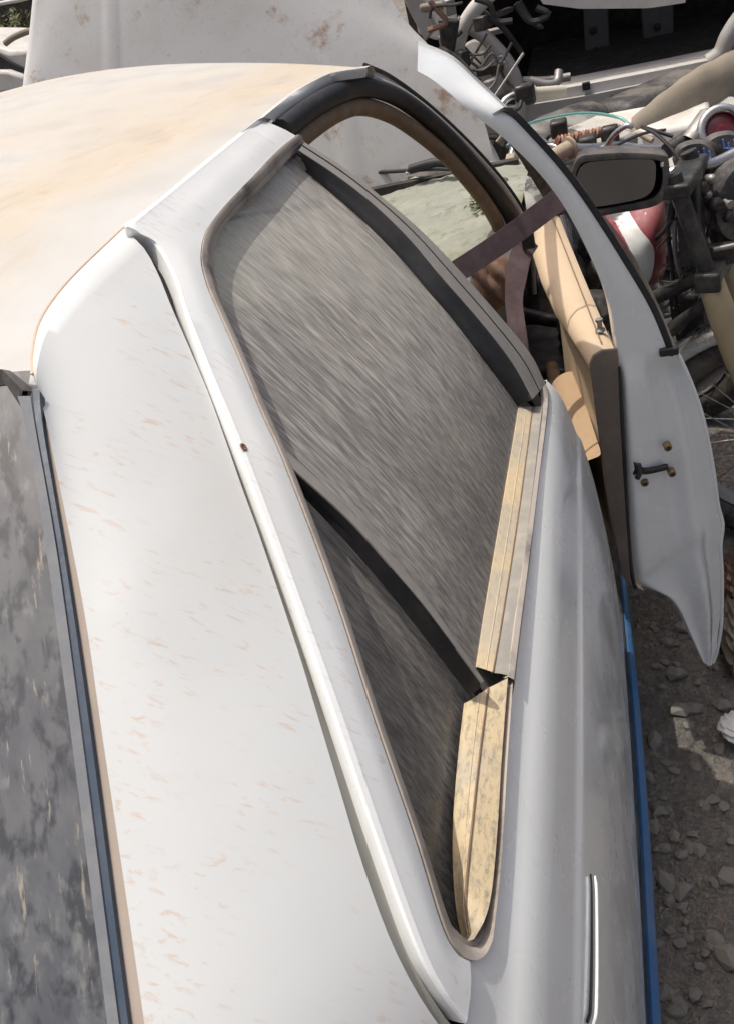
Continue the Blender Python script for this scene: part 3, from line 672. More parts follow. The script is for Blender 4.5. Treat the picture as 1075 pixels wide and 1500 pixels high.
# sill and the blue strip under the doors
bz = smooth([at_z(*p, .235) for p in [(905, 760), (917, 870), (931, 1010), (945, 1190), (953, 1330), (963, 1500), (972, 1640)]], 60)
obj('body_sill', MB().grid([[(q[0]-.05, q[1], q[2]+.02), (q[0]-.012, q[1], q[2]+.012), (q[0]-.012, q[1], q[2]-.09), (q[0]-.1, q[1], q[2]-.1)] for q in bz]), M['dark'], car)
obj('blue_sill_strip', MB().grid([[(q[0]-.013, q[1], q[2]+.004), (q[0]-.006, q[1], q[2]+.009), (q[0]-.001, q[1], q[2]+.005), (q[0]+.003, q[1], q[2]), (q[0]+.004, q[1], q[2]-.02), (q[0]-.01, q[1], q[2]-.03)] for q in bz]), M['blue'], car, label='blue plastic strip along the bottom of the rear door')
obj('centre_pillar', MB().grid([[(float(side(z))-.045, .985, z), (float(side(z))-.04, 1.02, z), (float(side(z))-.06, 1.06, z), (float(side(z))-.11, 1.06, z)] for z in np.linspace(.28, 1.34, 20)]), M['dark'], car)

# ---- front door, ajar
TH = radians(8.5)
P0 = V(.94, 1.05, .9); Nn = V(sin(TH), -cos(TH), 0); Tt = V(-sin(TH), cos(TH), 0); Ou = V(cos(TH), sin(TH), 0)
def sh(x, y, off=0.): return on_plane(x, y, P0+Nn*off, Nn)
ein = [(905, 520), (908, 560), (911, 610), (914, 660), (918, 730), (922, 800), (927, 845), (934, 862), (955, 872), (978, 882), (994, 902), (1007, 928), (1020, 954), (1030, 972)]
eout = [(990, 515), (1004, 545), (1018, 580), (1030, 620), (1042, 680), (1050, 738), (1057, 768), (1054, 800), (1056, 840), (1056, 880), (1055, 915), (1051, 942), (1047, 960), (1040, 978)]
def sync(P, n, off=0.):
    P = np.array([sh(*p, off) for p in P]); Q = np.vstack([2*P[0]-P[1], P, 2*P[-1]-P[-2]]); out = []
    for s_ in np.linspace(0, len(P)-1, n):
        i = min(int(s_), len(P)-2); t_ = s_-i; a, b, c, d = Q[i], Q[i+1], Q[i+2], Q[i+3]
        out.append(.5*(2*b+(c-a)*t_+(2*a-5*b+4*c-d)*t_*t_+(3*b-a-3*c+d)*t_**3))
    return np.array(out)
A, B = sync(ein, 60), sync(eout, 60)
def relief(u, v):   # pressed steps of the shut face: u inner to outer, v top to bottom
    r = -.007/(1+math.exp(-(u-.42-.28*v)*60))*max(0, 1-v/.52)+.014*(1/(1+math.exp(-(u-.80)*40)))*-1
    r += -.006*(1/(1+math.exp(-(v-.48)*50)))*(u < .85)
    r += -.010*math.exp(-(u/.06)**2)+.004*math.sin(7*u+3*v)
    return r*1.5*min(1, (v/.10))**2*(3-2*min(1, v/.10))
W = 48; face = []
for i in range(60):
    v_ = i/59; wdt = min(1, np.linalg.norm(B[i]-A[i])/.08)
    face.append([A[i]+(B[i]-A[i])*k+Nn*relief(k, v_)*wdt for k in np.linspace(0, 1, W)])
face = np.array(face)
DL = .80
skin = [face[:, -1]+Tt*d*DL+Ou*(.018*sin(pi*d)) for d in (0., .004, .02, .06, .12, .25, .4, .55, .7, .85, 1.)]
skin[0] = face[:, -1]+Ou*.004-Nn*.0
skin = np.array(skin).transpose(1, 0, 2)
full = np.concatenate([face[:, :1]+Tt*.10, face, skin], 1)
fd = obj('front_door', MB().grid(full), M['white_shade'], car, label='open front door seen on its shut face with latch slot')
hem = B[1:58]+Ou*.001+Nn*.001
obj('door_hem', MB().tube(hem, .0032, 8), M['white_shade'], fd)
obj('card_gap_line', MB().tube(A[2:32]+Nn*.002-Ou*.002, .0038, 8), M['black'], fd)  # black line added for the dark gap between card and shut face
# window frame of the front door: left edge, right edge on the shut plane
FL = [(905, 522), (893, 450), (868, 385), (830, 310), (790, 255), (740, 205), (690, 165), (655, 134), (632, 116), (611, 104)]
FR = [(990, 517), (952, 448), (908, 375), (862, 303), (822, 248), (776, 196), (738, 158), (700, 122), (662, 88), (612, 66)]
fl, fr_ = sync(FL, 60), sync(FR, 60)
fm = (fl+fr_)/2
kf = np.clip(np.arange(60)/9., 0, 1)[:, None]
fl[0], fr_[0] = A[0], B[0]
for i in range(60):        # towards the roof the frame rolls over and looks up
    q = min(1, max(0, (i-36)/22)); q = q*q*(3-2*q); d = fr_[i]-CAM; fr_[i] = CAM+d*(1+.085*q)
fm = (fl+fr_)/2
ff = [fl+Tt*.045, fl+Tt*.004, fl, fl*.8+fr_*.2+Nn*.003*kf, fm+Nn*.004*kf, fl*.2+fr_*.8+Nn*.003*kf, fr_, fr_+Tt*.006, fr_+Tt*.045]
obj('window_frame', MB().grid(loft(*ff)), M['white_shade'], fd)
# top rail and screen-pillar limb of that frame
tip = (fl[-1]+fr_[-1])/2
rail = smooth([at_y(646, 79, 1.22), at_y(668, 94, 1.34), at_y(698, 128, 1.47), at_y(732, 175, 1.60), at_y(768, 228, 1.72), at_y(805, 290, 1.82)], 40)
obj('top_rail', MB().tube(rail, np.linspace(.011, .013, 40), 10), M['black_dust'], fd)
rub = smooth([sh(*p, -.002) for p in [(983, 520), (954, 450), (911, 377), (865, 305), (825, 250), (779, 198), (742, 162), (722, 166)]], 50)
obj('frame_rubber', MB().grid(loft(rub-Nn*.0+Ou*-.006, rub+Nn*.006+Ou*.0, rub+Nn*.004+Ou*.006+V(0, 0, .003), rub-Nn*.012+Ou*.007)), M['black'], fd)
obj('rubber_foot', MB().box(sh(979, 514, .002), (.030, .014, .014)), M['black'], fd, bevel=.003)
# latch slot, catch, screws
lat = smooth([sh(*p, .007) for p in [(929, 688), (945, 690), (962, 687), (978, 683)]], 16)
obj('latch_slot', MB().tube(lat, np.r_[.010, np.full(14, .0062), .005], 10), M['black'], fd)
obj('latch_catch', MB().tube([sh(934, 680, .012), sh(937, 692, .014), sh(933, 700, .010)], .005, 8).tube([sh(940, 689, .009), sh(972, 685, .009)], .0018, 8), M['iron'], fd)
obj('latch_ramp', MB().poly([sh(927, 676, .008), sh(940, 684, .009), sh(942, 694, .009), sh(930, 694, .008)]), M['black'], fd)
for p in ((978, 656), (984, 694), (944, 708)):
    s_ = obj('screw', MB().lathe(sh(*p, .009), Nn, [(-.012, .0068), (.001, .0068), (.0025, .0055), (.0025, .004)], 16), M['gold'], fd)
    obj('screw_recess', MB().lathe(sh(*p, .009), Nn, [(.0015, .0042), (.001, .001)], 10), M['black'], s_)
# beige door card
iz = [.903, .78, .62, .46, .40]
prof = [(-.003, .906), (-.012, .915), (-.028, .917), (-.040, .910), (-.0475, .896), (-.046, .878), (-.030, .865), (-.026, .70), (-.03, .52), (-.025, .42), (-.005, .405)]
e0 = sh(905, 520); rowsT = []
for d in (-.004, 0., .004, .012, .10, .25, .40, .55, .68, .75, .78):
    tap = 1.0; rr = []
    for s_, z in prof:
        inset = .012*max(0, 1-(d+.004)/.012) if d < .012 else 0
        fx = 1-.6*max(0, (d-.62)/.16)
        rr.append(e0+Ou*(s_*(1+2.3*min(.32, max(0, d)))*(fx if d > .62 else 1)+inset*.4)+Tt*d+V(0, 0, z-e0[2]-inset*.5+.02*d))
    rowsT.append(rr)
rowsT = np.array(rowsT)
cap = rowsT[0].mean(0)
mbt = MB().grid(rowsT); base_i = len(mbt.v)
dc = obj('door_card', mbt, M['beige'], fd)
obj('card_end', MB().prism([sh(*p, .0) for p in [(862, 532), (867, 519), (880, 511), (903, 509), (907, 610), (914, 730), (922, 845), (927, 862), (908, 838), (896, 770), (884, 705), (871, 600)]], Nn*.006), plain('dark_brown_card_end', (.15, .12, .10), .7), dc, bevel=.002)
obj('card_groove', MB().tube([e0+Ou*-.022+Tt*d+V(0, 0, .0178+.02*d) for d in np.linspace(.02, .72, 20)], .0012, 6), M['brown'], dc)
kb = e0+Ou*-.012+Tt*.13+V(0, 0, .02)
kb = at_z(878, 480, .926)
obj('lock_knob', MB().lathe(kb-V(0, 0, .006), (0, 0, 1), [(0, .0085), (.003, .0085), (.006, .0045), (.014, .004), (.019, .0065), (.022, .006), (.0225, .0005)], 14), M['steel'], fd)
arm = np.array([[e0+Ou*(-.04-s_*.055)+Tt*d+V(0, 0, -.24-.01*s_-.03*(1-s_)*0+h_) for s_, h_ in ((0, .02), (.5, .025), (1., .01), (1.1, -.03), (.4, -.06))] for d in np.linspace(.05, .40, 14)])
obj('armrest', MB().grid(arm), plain('ochre_armrest', (.46, .31, .18), .7), dc, sub=2)
obj('card_pocket', MB().box(e0+Ou*-.075+Tt*.36+V(0, 0, -.36), (.03, .5, .14), [[cos(TH), -sin(TH), 0], [sin(TH), cos(TH), 0], [0, 0, 1]]), M['brown'], dc, bevel=.01)
# door mirror
def mp(x, y, Y=1.62): return at_y(x, y, Y+.00055*(x-905))
mo = [(833, 262), (846, 232), (872, 226), (930, 224), (972, 228), (979, 236), (980, 262), (975, 288), (955, 303), (905, 312), (862, 318), (842, 308)]
mi = [(840, 264), (850, 240), (874, 235), (930, 232), (965, 235), (969, 244), (970, 264), (964, 283), (948, 294), (905, 303), (866, 308), (848, 300)]
ring0 = smooth([mp(*p) for p in mo+mo[:1]], 61)[:-1]; ring1 = smooth([mp(*p) for p in mi+mi[:1]], 61)[:-1]
cen = ring0.mean(0); back = V(0.0, 1, 0)
Gm = [ring1+back*.008, ring1+back*-.002, ring0*.5+ring1*.5-back*.003, ring0, ring0+back*.02, cen+(ring0-cen)*.96+back*.06, cen+(ring0-cen)*.8+back*.10, cen+(ring0-cen)*.45+back*.125, cen+(ring0-cen)*.02+back*.13]
mh = obj('mirror_housing', MB().grid(np.array(Gm), True), M['black_dust'], fd)
gpx = [(842, 264), (852, 243), (876, 237), (930, 234), (957, 236), (960, 245), (959, 268), (953, 282), (940, 291), (905, 299), (866, 304), (850, 298)]
gl_ = smooth([mp(*p)+back*.004 for p in gpx+gpx[:1]], 41)[:-1]
obj('mirror_glass', MB().poly(gl_), M['mirror'], fd, flat=True)
obj('mirror_clip', MB().box(mp(969, 240)-back*.004, (.006, .002, .008)), M['paper'], fd)
obj('mirror_stalk', MB().tube(smooth([cen+V(-.07, .07, -.03), cen+V(-.10, .10, -.05), cen+V(-.14, .12, -.06)], 12), .022, 10), M['black_dust'], fd)

# ================================================================== brown rag in the footwell
def crumple(c, sx, sy, sz, n=26, seed=1, amp=.35, fmax=6):
    r = np.random.default_rng(seed); ph = r.uniform(0, 6.3, (6, 3)); fr = r.uniform(1.0, fmax, (6, 3)); G = []
    for i in range(n+1):
        th = pi*i/n; row = []
        for j in range(n*2):
            f_ = 2*pi*j/(n*2); d = V(sin(th)*cos(f_), sin(th)*sin(f_), cos(th))
            k = 1+amp*sum(abs(sin(fr[q]@d*1.7+ph[q][0]))-.5 for q in range(6))/3
            row.append(np.asarray(c)+d*V(sx, sy, sz)*k)
        G.append(row)
    return MB().grid(G, True)
c_ = at_y(722, 412, 1.50)
tag(obj('cloth_bundle', crumple(c_, .04, .05, .05, seed=3, amp=.5, fmax=2.6), M['rag']), 'crumpled brown cloth lying under the mauve seat belt', 'cloth')

# ================================================================== motorcycles
def tubes(mb, P, r, n=8, k=16): return mb.tube(smooth(P, k) if len(P) > 2 else P, r, n)
def wheel_parts(parent, c, axd, R=.27):
    tw = obj('wheel', MB().torus(c, axd, R, .042, 44, 12), M['tyre'], parent)
    obj('rim', MB().torus(c, axd, R-.045, .011, 44, 8, squash=2.0), M['steel'], tw)
    sp_ = MB(); ax = np.asarray(axd)/np.linalg.norm(axd); a = np.cross(ax, V(0, 0, 1)); a /= np.linalg.norm(a); b = np.cross(ax, a)
    for k in range(32):
        t = 2*pi*k/32; s_ = (1 if k % 2 else -1); d = cos(t)*a+sin(t)*b; t2 = t+.45*(1 if k % 4 < 2 else -1); d2 = cos(t2)*a+sin(t2)*b
        sp_.tube([c+ax*.035*s_+d2*.035, c+d*(R-.045)], .0016, 5, False)
    obj('spokes', sp_, M['chrome'], tw)
    obj('hub', MB().lathe(c, ax, [(-.05, .004), (-.05, .04), (-.02, .03), (.02, .03), (.05, .04), (.05, .004)], 18), M['steel'], tw)

# --- the near one, front wheel beside the car door
ax0 = at_z(1132, 655, .30); tp0 = at_z(1000, 283, .93)
hd = ax0-tp0; hd[2] = 0; hd /= np.linalg.norm(hd); sd = V(-hd[1], hd[0], 0); ax0 = ax0+sd*.05; tp0 = tp0+sd*.05
bikeA = thing('motorcycle', (ax0[0], ax0[1], 0), 'stripped motorcycle with red tank and yellowed fork behind the car mirror', 'motorcycle')
wheel_parts(bikeA, ax0, sd)
fk = ax0-tp0; fk /= np.linalg.norm(fk)
for s_ in (-1, 1):
    q0 = tp0+sd*.075*s_; q1 = ax0+sd*.075*s_
    lg = obj('fork_leg', MB().tube([q0-fk*.05, q0+fk*.20], .018, 12), M['iron'], bikeA)
    obj('fork_boot', MB().lathe(q0+fk*.19, fk, [(0, .021), (.01, .028), (.05, .029), (.10, .031), (.20, .030), (.27, .027), (.30, .022), (.30, .002)], 16), M['cream'], lg)
    obj('fork_slider', MB().tube([q0+fk*.45, q1], .022, 12), M['steel'], lg)
obj('fork_clamp', MB().box(tp0+fk*.19, (.055, .21, .045), np.stack([hd, sd, V(0, 0, 1)], 1)).box(tp0-fk*.02, (.06, .20, .03), np.stack([hd, sd, V(0, 0, 1)], 1)).box(tp0-hd*.02+fk*.08, (.05, .05, .2), np.stack([hd, sd, V(0, 0, 1)], 1)), M['iron'], bikeA, bevel=.006)
pl1, pl2 = at_y(985, 262, tp0[1]+.02), at_y(1040, 405, tp0[1]-.03)
obj('headstock_bracket', MB().prism([at_y(x, y, 1.70) for x, y in [(992, 300), (1008, 292), (1022, 318), (1040, 362), (1075, 358), (1080, 385), (1042, 396), (1030, 402), (1012, 365)]], (0.0, .025, 0)), M['iron'], bikeA, bevel=.003)
obj('bracket_rail', MB().tube([at_y(1044, 366, 1.69), at_y(1090, 356, 1.69)], .006, 8), M['steel'], bikeA)
obj('bracket_bolt', MB().lathe(at_y(1022, 360, 1.695), (0, -1, 0), [(0, .009), (.008, .009), (.009, .006), (.004, .0055)], 12), M['steel'], bikeA)
# mudguard over the wheel
axn = sd; a = np.cross(axn, V(0, 0, 1)); a /= np.linalg.norm(a)
gd = []
for t in np.linspace(-.5, 3.3, 40):
    d = cos(t)*hd+sin(t)*V(0, 0, 1)
    gd.append([ax0+d*(.325+h_)+sd*w_ for w_, h_ in ((-.06, -.022), (-.05, -.003), (-.02, .008), (.02, .008), (.05, -.003), (.06, -.022))])
obj('mudguard', MB().grid(gd), M['chrome'], bikeA, solid=.003)
# bars, clocks
hb = [at_y(955, 268, 1.80), at_y(985, 252, 1.80), at_y(1015, 243, 1.81), at_y(1043, 240, 1.83), at_y(1075, 225, 1.86), at_y(1115, 205, 1.9)]
obj('handlebar', tubes(MB(), hb, .0125, 10, 24), M['chrome'], bikeA)
obj('handlebar_mount', MB().tube(smooth([at_y(1043, 240, 1.83), at_y(1030, 265, 1.82), tp0], 10), .012, 8), M['iron'], bikeA)
for cx, cy, Y in ((1018, 225, 1.86), (1062, 212, 1.90)):
    P = [(cx-33, cy+10), (cx-26, cy-10), (cx-4, cy-19), (cx+18, cy-17), (cx+30, cy+2), (cx+24, cy+16), (cx-4, cy+22), (cx-26, cy+24)]
    R0 = smooth([at_y(x, y, Y) for x, y in P+P[:1]], 33)[:-1]; cc = R0.mean(0); dv = V(0, 1, -.2)
    g_ = obj('clock_pod', MB().grid(np.array([cc+(R0-cc)*.02-dv*.012, cc+(R0-cc)*.8-dv*.010, R0, R0+dv*.03, cc+(R0-cc)*.8+dv*.05, cc+(R0-cc)*.02+dv*.055]), True), M['black_dust'], bikeA)
    for k, (x0, y0) in enumerate(((-4, -8), (4, -3), (12, -8), (20, -4))):
        obj('blue_mark', MB().tube([at_y(cx+x0, cy+y0, Y-.016), at_y(cx+x0+2, cy+y0+11, Y-.016)], .0022, 6), M['bluemark'], g_)
    obj('blue_mark', MB().tube([at_y(cx-3, cy+5, Y-.016), at_y(cx+22, cy+6, Y-.016)], .0022, 6), M['bluemark'], g_)
# tank
tc = [(930, 300), (905, 318), (888, 345), (890, 380), (915, 412), (950, 420), (972, 400), (976, 350), (972, 302), (955, 290)]
def tk(x, y): return at_y(x, y, 1.90)
R0 = smooth([tk(*p) for p in tc+tc[:1]], 49)[:-1]; cc = R0.mean(0)
Gt = []
for k, d in ((.02, -.085), (.3, -.080), (.55, -.068), (.75, -.05), (.9, -.026), (1., 0.), (1.04, .05), (1., .16), (.8, .28), (.5, .34), (.02, .36)):
    Gt.append(cc+(R0-cc)*k+V(0, 1, 0)*d)
tk_o = obj('tank', MB().grid(np.array(Gt), True), M['redtank'], bikeA)
# white stripe laid over the tank
def tank_front(x, y):
    p = tk(x, y); rel = p-cc; ang = np.array([(q-cc)/np.linalg.norm(q-cc) for q in R0]); i = int(np.argmax(ang@(rel/np.linalg.norm(rel)))); k = np.linalg.norm(rel)/np.linalg.norm(R0[i]-cc)
    d = np.interp(k, [.02, .3, .55, .75, .9, 1.], [-.085, -.080, -.068, -.05, -.026, 0.]); return cc+rel+V(0, 1, 0)*(d-.003)
s1 = [(885, 312), (905, 328), (918, 345), (925, 370), (922, 395), (915, 413)]; s2 = [(915, 302), (935, 322), (951, 340), (955, 362), (949, 395), (938, 416)]
A_, B_ = smooth(np.array(s1, float), 24), smooth(np.array(s2, float), 24)
obj('tank_stripe', MB().grid([[tank_front(*(A_[i]*(1-k)+B_[i]*k)) for k in np.linspace(0, 1, 8)] for i in range(24)]), M['whitemark'], tk_o)
sq = [(897, 357), (902, 352), (908, 355), (907, 361), (902, 362), (905, 366), (910, 364)]
obj('tank_emblem', MB().tube([tank_front(*p) for p in resample(sq, 14)], .0022, 6), plain('pale_red_emblem', (.45, .2, .2), .5), tk_o)
# frame, engine, rear end
fr0 = tp0-hd*.05
fm_ = MB(); tubes(fm_, [tp0+fk*.2, tp0-hd*.3+V(0, .05, -.34), tp0-hd*.75+V(0, 0, -.16)], .018); tubes(fm_, [tp0+fk*.25, tp0-hd*.12+V(0, 0, -.40), tp0-hd*.25+V(0, 0, -.62), tp0-hd*.7+V(0, 0, -.62), tp0-hd*.75+V(0, 0, -.16)], .016)
obj('frame', fm_, M['iron'], bikeA)
obj('engine', MB().box(tp0-hd*.36+V(0, 0, -.5), (.34, .26, .24), np.stack([hd, sd, V(0, 0, 1)], 1)).lathe(tp0-hd*.25+V(0, 0, -.40), (0, 0, 1), [(0, .08), (.03, .09), (.035, .07), (.06, .09), (.065, .07), (.09, .09), (.095, .07), (.12, .085), (.15, .05), (.15, .001)], 20), M['iron'], bikeA, bevel=.02)
wheel_parts(bikeA, V(*(tp0-hd*1.05)[:2], .30), sd)
obj('swing_arm', MB().tube([tp0-hd*.6+V(0, .08, -.55), V(*(tp0-hd*1.05)[:2], .30)+sd*.08], .018).tube([tp0-hd*.6+V(0, -.08, -.55), V(*(tp0-hd*1.05)[:2], .30)-sd*.08], .018), M['iron'], bikeA)
# cluster of cables and levers round the headstock
cb = [[(985, 200, 1.95), (940, 186, 1.97), (965, 200, 1.9), (1000, 240, 1.84), (1010, 275, 1.78), (1003, 300, 1.75)],
      [(982, 300, 1.74), (978, 340, 1.76), (985, 400, 1.78), (990, 450, 1.8), (1000, 480, 1.8)],
      [(995, 300, 1.73), (988, 330, 1.74), (990, 380, 1.76), (1005, 430, 1.78)],
      [(1010, 285, 1.74), (1030, 300, 1.76), (1060, 305, 1.8), (1085, 300, 1.85)], [(975, 275, 1.76), (985, 300, 1.73), (978, 330, 1.75), (960, 350, 1.84)],
      [(1015, 270, 1.75), (1045, 290, 1.78), (1075, 330, 1.8)]]
for i, c in enumerate(cb): obj('cable', MB().tube(smooth([at_y(*p) for p in c], 24), .0042 if i == 0 else .0055, 7), M['black'] if i != 2 else M['steel'], bikeA)
for x, y, r in ((1003, 272, .012), (1028, 275, .014), (1040, 262, .010), (1048, 300, .016), (988, 285, .012), (1020, 305, .012), (998, 325, .010), (1035, 285, .009), (985, 318, .01), (1066, 318, .012)):
    obj('switch_fitting', MB().lathe(at_y(x, y, 1.75), (.3, -1, .3), [(-.02, r), (.008, r), (.014, r*.7), (.016, r*.1)], 12), M['steel'] if (x+y) % 3 == 0 else M['iron'], bikeA)
obj('headlamp_shell', MB().lathe(at_y(1085, 290, 1.82), (.5, -.8, 0), [(-.10, .01), (-.09, .05), (-.03, .085), (.03, .09), (.035, .08), (.03, .001)], 24), M['black_dust'], bikeA)
obj('radiator_shroud', MB().grid(loft(smooth([at_y(*p) for p in [(985, 420, 1.85), (990, 470, 1.84), (1003, 520, 1.82), (1012, 560, 1.8)]], 16), smooth([at_y(*p) for p in [(1030, 430, 1.80), (1035, 480, 1.80), (1030, 500, 1.8), (1025, 540, 1.8)]], 16))), M['black'], bikeA, solid=.02)

for k in range(26):
    x0, y0 = random.uniform(975, 1080), random.uniform(250, 430); P = [(x0, y0)]
    for j in range(3): P.append((P[-1][0]+random.uniform(-28, 28), P[-1][1]+random.uniform(-10, 48)))
    Y0 = random.uniform(1.74, 1.95)
    obj('cable', MB().tube(smooth([at_y(x, y, Y0+random.uniform(-.02, .02)) for x, y in P], 18), random.uniform(.002, .0048), 6), random.choice([M['black'], M['black'], M['iron'], M['steel'], M['rag']]), bikeA)
for k in range(16):
    p = at_y(random.uniform(980, 1080), random.uniform(262, 420), random.uniform(1.72, 1.85)); r_ = random.uniform(.005, .012)
    obj('bolt', MB().lathe(p, (random.uniform(-.6, .6), -1, random.uniform(-.3, .8)), [(-.02, r_*.6), (0, r_*.6), (0, r_), (.006, r_), (.007, r_*.5), (.007, .0005)], 8), random.choice([M['steel'], M['iron'], M['chrome']]), bikeA)

# --- two more bikes whose bars rise behind
def bike(name, bar_px, Ybar, label, mats, rot, lever=None):
    b0 = at_y(*bar_px, Ybar); t = thing(name, (b0[0], b0[1], 0), label, 'motorcycle')
    h_ = V(sin(rot), -cos(rot), 0); s_ = V(-h_[1], h_[0], 0)
    ax = V(b0[0], b0[1], .30)+h_*.22
    wheel_parts(t, ax, s_)
    hdp = V(b0[0], b0[1], b0[2]-.10)
    for k in (-1, 1): obj('fork_leg', MB().tube([hdp+s_*.08*k, ax+s_*.08*k], .018, 10), M['steel'], t)
    fm_ = MB(); tubes(fm_, [hdp, hdp-h_*.4+V(0, 0, -.10), hdp-h_*.8+V(0, 0, -.15)], .018); tubes(fm_, [hdp+V(0, 0, -.1), hdp-h_*.15+V(0, 0, -.45), hdp-h_*.7+V(0, 0, -.5), hdp-h_*.8+V(0, 0, -.15)], .016)
    obj('frame', fm_, M['iron'], t)
    obj('engine', MB().box(hdp-h_*.4+V(0, 0, -.42), (.32, .24, .26), np.stack([h_, s_, V(0, 0, 1)], 1)), M['iron'], t, bevel=.03)
    R_ = np.stack([h_, s_, V(0, 0, 1)], 1)
    tk_ = [hdp-h_*.28+V(0, 0, -.04)+R_@(V(cos(a)*.2*k, sin(a)*.11*k, d)) for d, k in ((-.07, .9), (-.03, 1), (.02, .95), (.05, .7), (.065, .02)) for a in np.arange(20)*2*pi/20]
    obj('tank', MB().grid(np.array(tk_).reshape(5, 20, 3), True), mats[0], t)
    obj('seat', MB().box(hdp-h_*.72+V(0, 0, -.07), (.45, .22, .09), R_), M['black_dust'], t, bevel=.04)
    wheel_parts(t, V(*(hdp-h_*1.1)[:2], .30), s_)
    return t
t2 = bike('motorcycle', (845, 235), 2.45, 'motorcycle with one braided brown and one cream handlebar grip', (M['wreck'],), radians(60))
def grip(t, a, b, Y0, Y1, r, mat, name='grip', flange=True):
    p, q = at_y(*a, Y0), at_y(*b, Y1); d = (q-p)/np.linalg.norm(q-p); L = np.linalg.norm(q-p)
    pr_ = [(0, .3*r), (0, r)]+[(L*k, r*(1+.06*(i % 2))) for i, k in enumerate(np.linspace(.05, .9, 14))]+([(L*.91, r*1.5), (L*.96, r*1.5), (L*.97, r*.6), (L*.97, .001)] if flange else [(L, r), (L, .001)])
    return obj(name, MB().lathe(p, d, pr_, 14), mat, t)
grip(t2, (775, 248), (838, 214), 2.20, 2.30, .020, M['creamgrip'])
obj('handlebar', tubes(MB(), [at_y(836, 216, 2.30), at_y(868, 216, 2.34), at_y(900, 212, 2.40), at_y(950, 218, 2.42), at_y(1000, 214, 2.46)], .011, 9, 20), M['chrome'], t2)
# braid: rope wound along the bar
ga, gb = at_y(815, 207, 2.50), at_y(906, 188, 2.60)
obj('grip', MB().tube([ga, gb], .0125, 10), M['redbrown'], t2)
dd = gb-ga; L = np.linalg.norm(dd); dd /= L; u1 = np.cross(dd, V(0, 0, 1)); u1 /= np.linalg.norm(u1); u2 = np.cross(u1, dd)
for ph in (0, pi):
    hel = [ga+dd*L*k+(.013*cos(2*pi*9*k+ph))*u1+(.013*sin(2*pi*9*k+ph))*u2 for k in np.linspace(0, 1, 160)]
    obj('grip_cord', MB().tube(hel, .0036, 5), M['redbrown'] if ph == 0 else plain('pale_cord', (.42, .25, .18), .7), t2)
obj('lever', tubes(MB(), [at_y(864, 222, 2.22), at_y(885, 215, 2.22), at_y(900, 196, 2.2), at_y(917, 184, 2.18), at_y(926, 186, 2.18)], .0075, 8, 20), M['chrome'], t2)
obj('lever_clamp', MB().box(at_y(893, 200, 2.42), (.05, .04, .06)), M['iron'], t2, bevel=.01)
obj('switch_box', MB().box(at_y(860, 208, 2.40), (.05, .05, .035)), M['iron'], t2, bevel=.008)
obj('switch_box', MB().box(at_y(818, 188, 2.56), (.05, .05, .05)), M['iron'], t2, bevel=.008)
obj('fork_tube', MB().tube([at_y(975, 222, 2.34), at_y(1046, 178, 2.42)], .021, 12), M['iron'], t2)
obj('cap_end', MB().lathe(at_y(1028, 186, 2.38), (.6, .4, .5), [(-.05, .03), (.03, .033), (.04, .025), (.04, .001)], 16), M['steel'], t2)
obj('brake_cable', MB().tube(smooth([at_y(860, 236, 2.3), at_y(900, 214, 2.3), at_y(940, 196, 2.3), at_y(975, 190, 2.3)], 16), .004, 6), M['black'], t2)

t3 = bike('motorcycle', (728, 165), 3.15, 'motorcycle whose chrome bar and cream grip stand nearest the wreck', (M['black_dust'],), radians(-50))
obj('handlebar', tubes(MB(), [at_y(690, 160, 3.1), at_y(728, 168, 3.1), at_y(738, 148, 3.12), at_y(760, 137, 3.15), at_y(790, 138, 3.18)], .013, 9, 24), M['chrome'], t3)
grip(t3, (826, 133), (776, 137), 3.22, 3.16, .019, plain('pale_grip', (.55, .52, .42), .6), flange=True)
obj('lever_clamp', MB().box(at_y(768, 135, 3.12), (.07, .05, .055)).box(at_y(776, 146, 3.12), (.04, .04, .03)), M['iron'], t3, bevel=.01)
obj('lever', tubes(MB(), [at_y(763, 148, 3.08), at_y(758, 160, 3.05), at_y(735, 168, 3.0), at_y(720, 178, 2.98)], .007, 8, 16), M['black'], t3)
obj('mirror_stem', MB().tube([at_y(718, 150, 3.05), at_y(766, 78, 3.12)], .005, 8), M['steel'], t3)
obj('hose', MB().tube(smooth([at_y(775, 118, 3.4), at_y(800, 124, 3.4), at_y(815, 120, 3.42), at_y(818, 104, 3.45)], 16), .016, 10), M['steel'], t3)

# --- third bike's chrome hoop at the right edge (headlamp ring)
hoop = at_y(1056, 188, 2.25)
ho = thing('headlamp', tuple(hoop+V(0, 0, -.08)), 'round chrome headlamp ring with red lens at the right edge', 'headlamp')
obj('ring', MB().torus(hoop, (.15, -1, .5), .05, .011, 32, 10), M['chrome'], ho)
obj('shell', MB().lathe(hoop, (-.15, 1, -.5), [(-.0, .045), (.04, .05), (.08, .03), (.09, .001)], 20), M['black_dust'], ho)
obj('lens', MB().lathe(hoop+V(0, .01, 0), (.15, -1, .5), [(-.005, .046), (.004, .03), (.008, .001)], 20), M['redlamp'], ho)

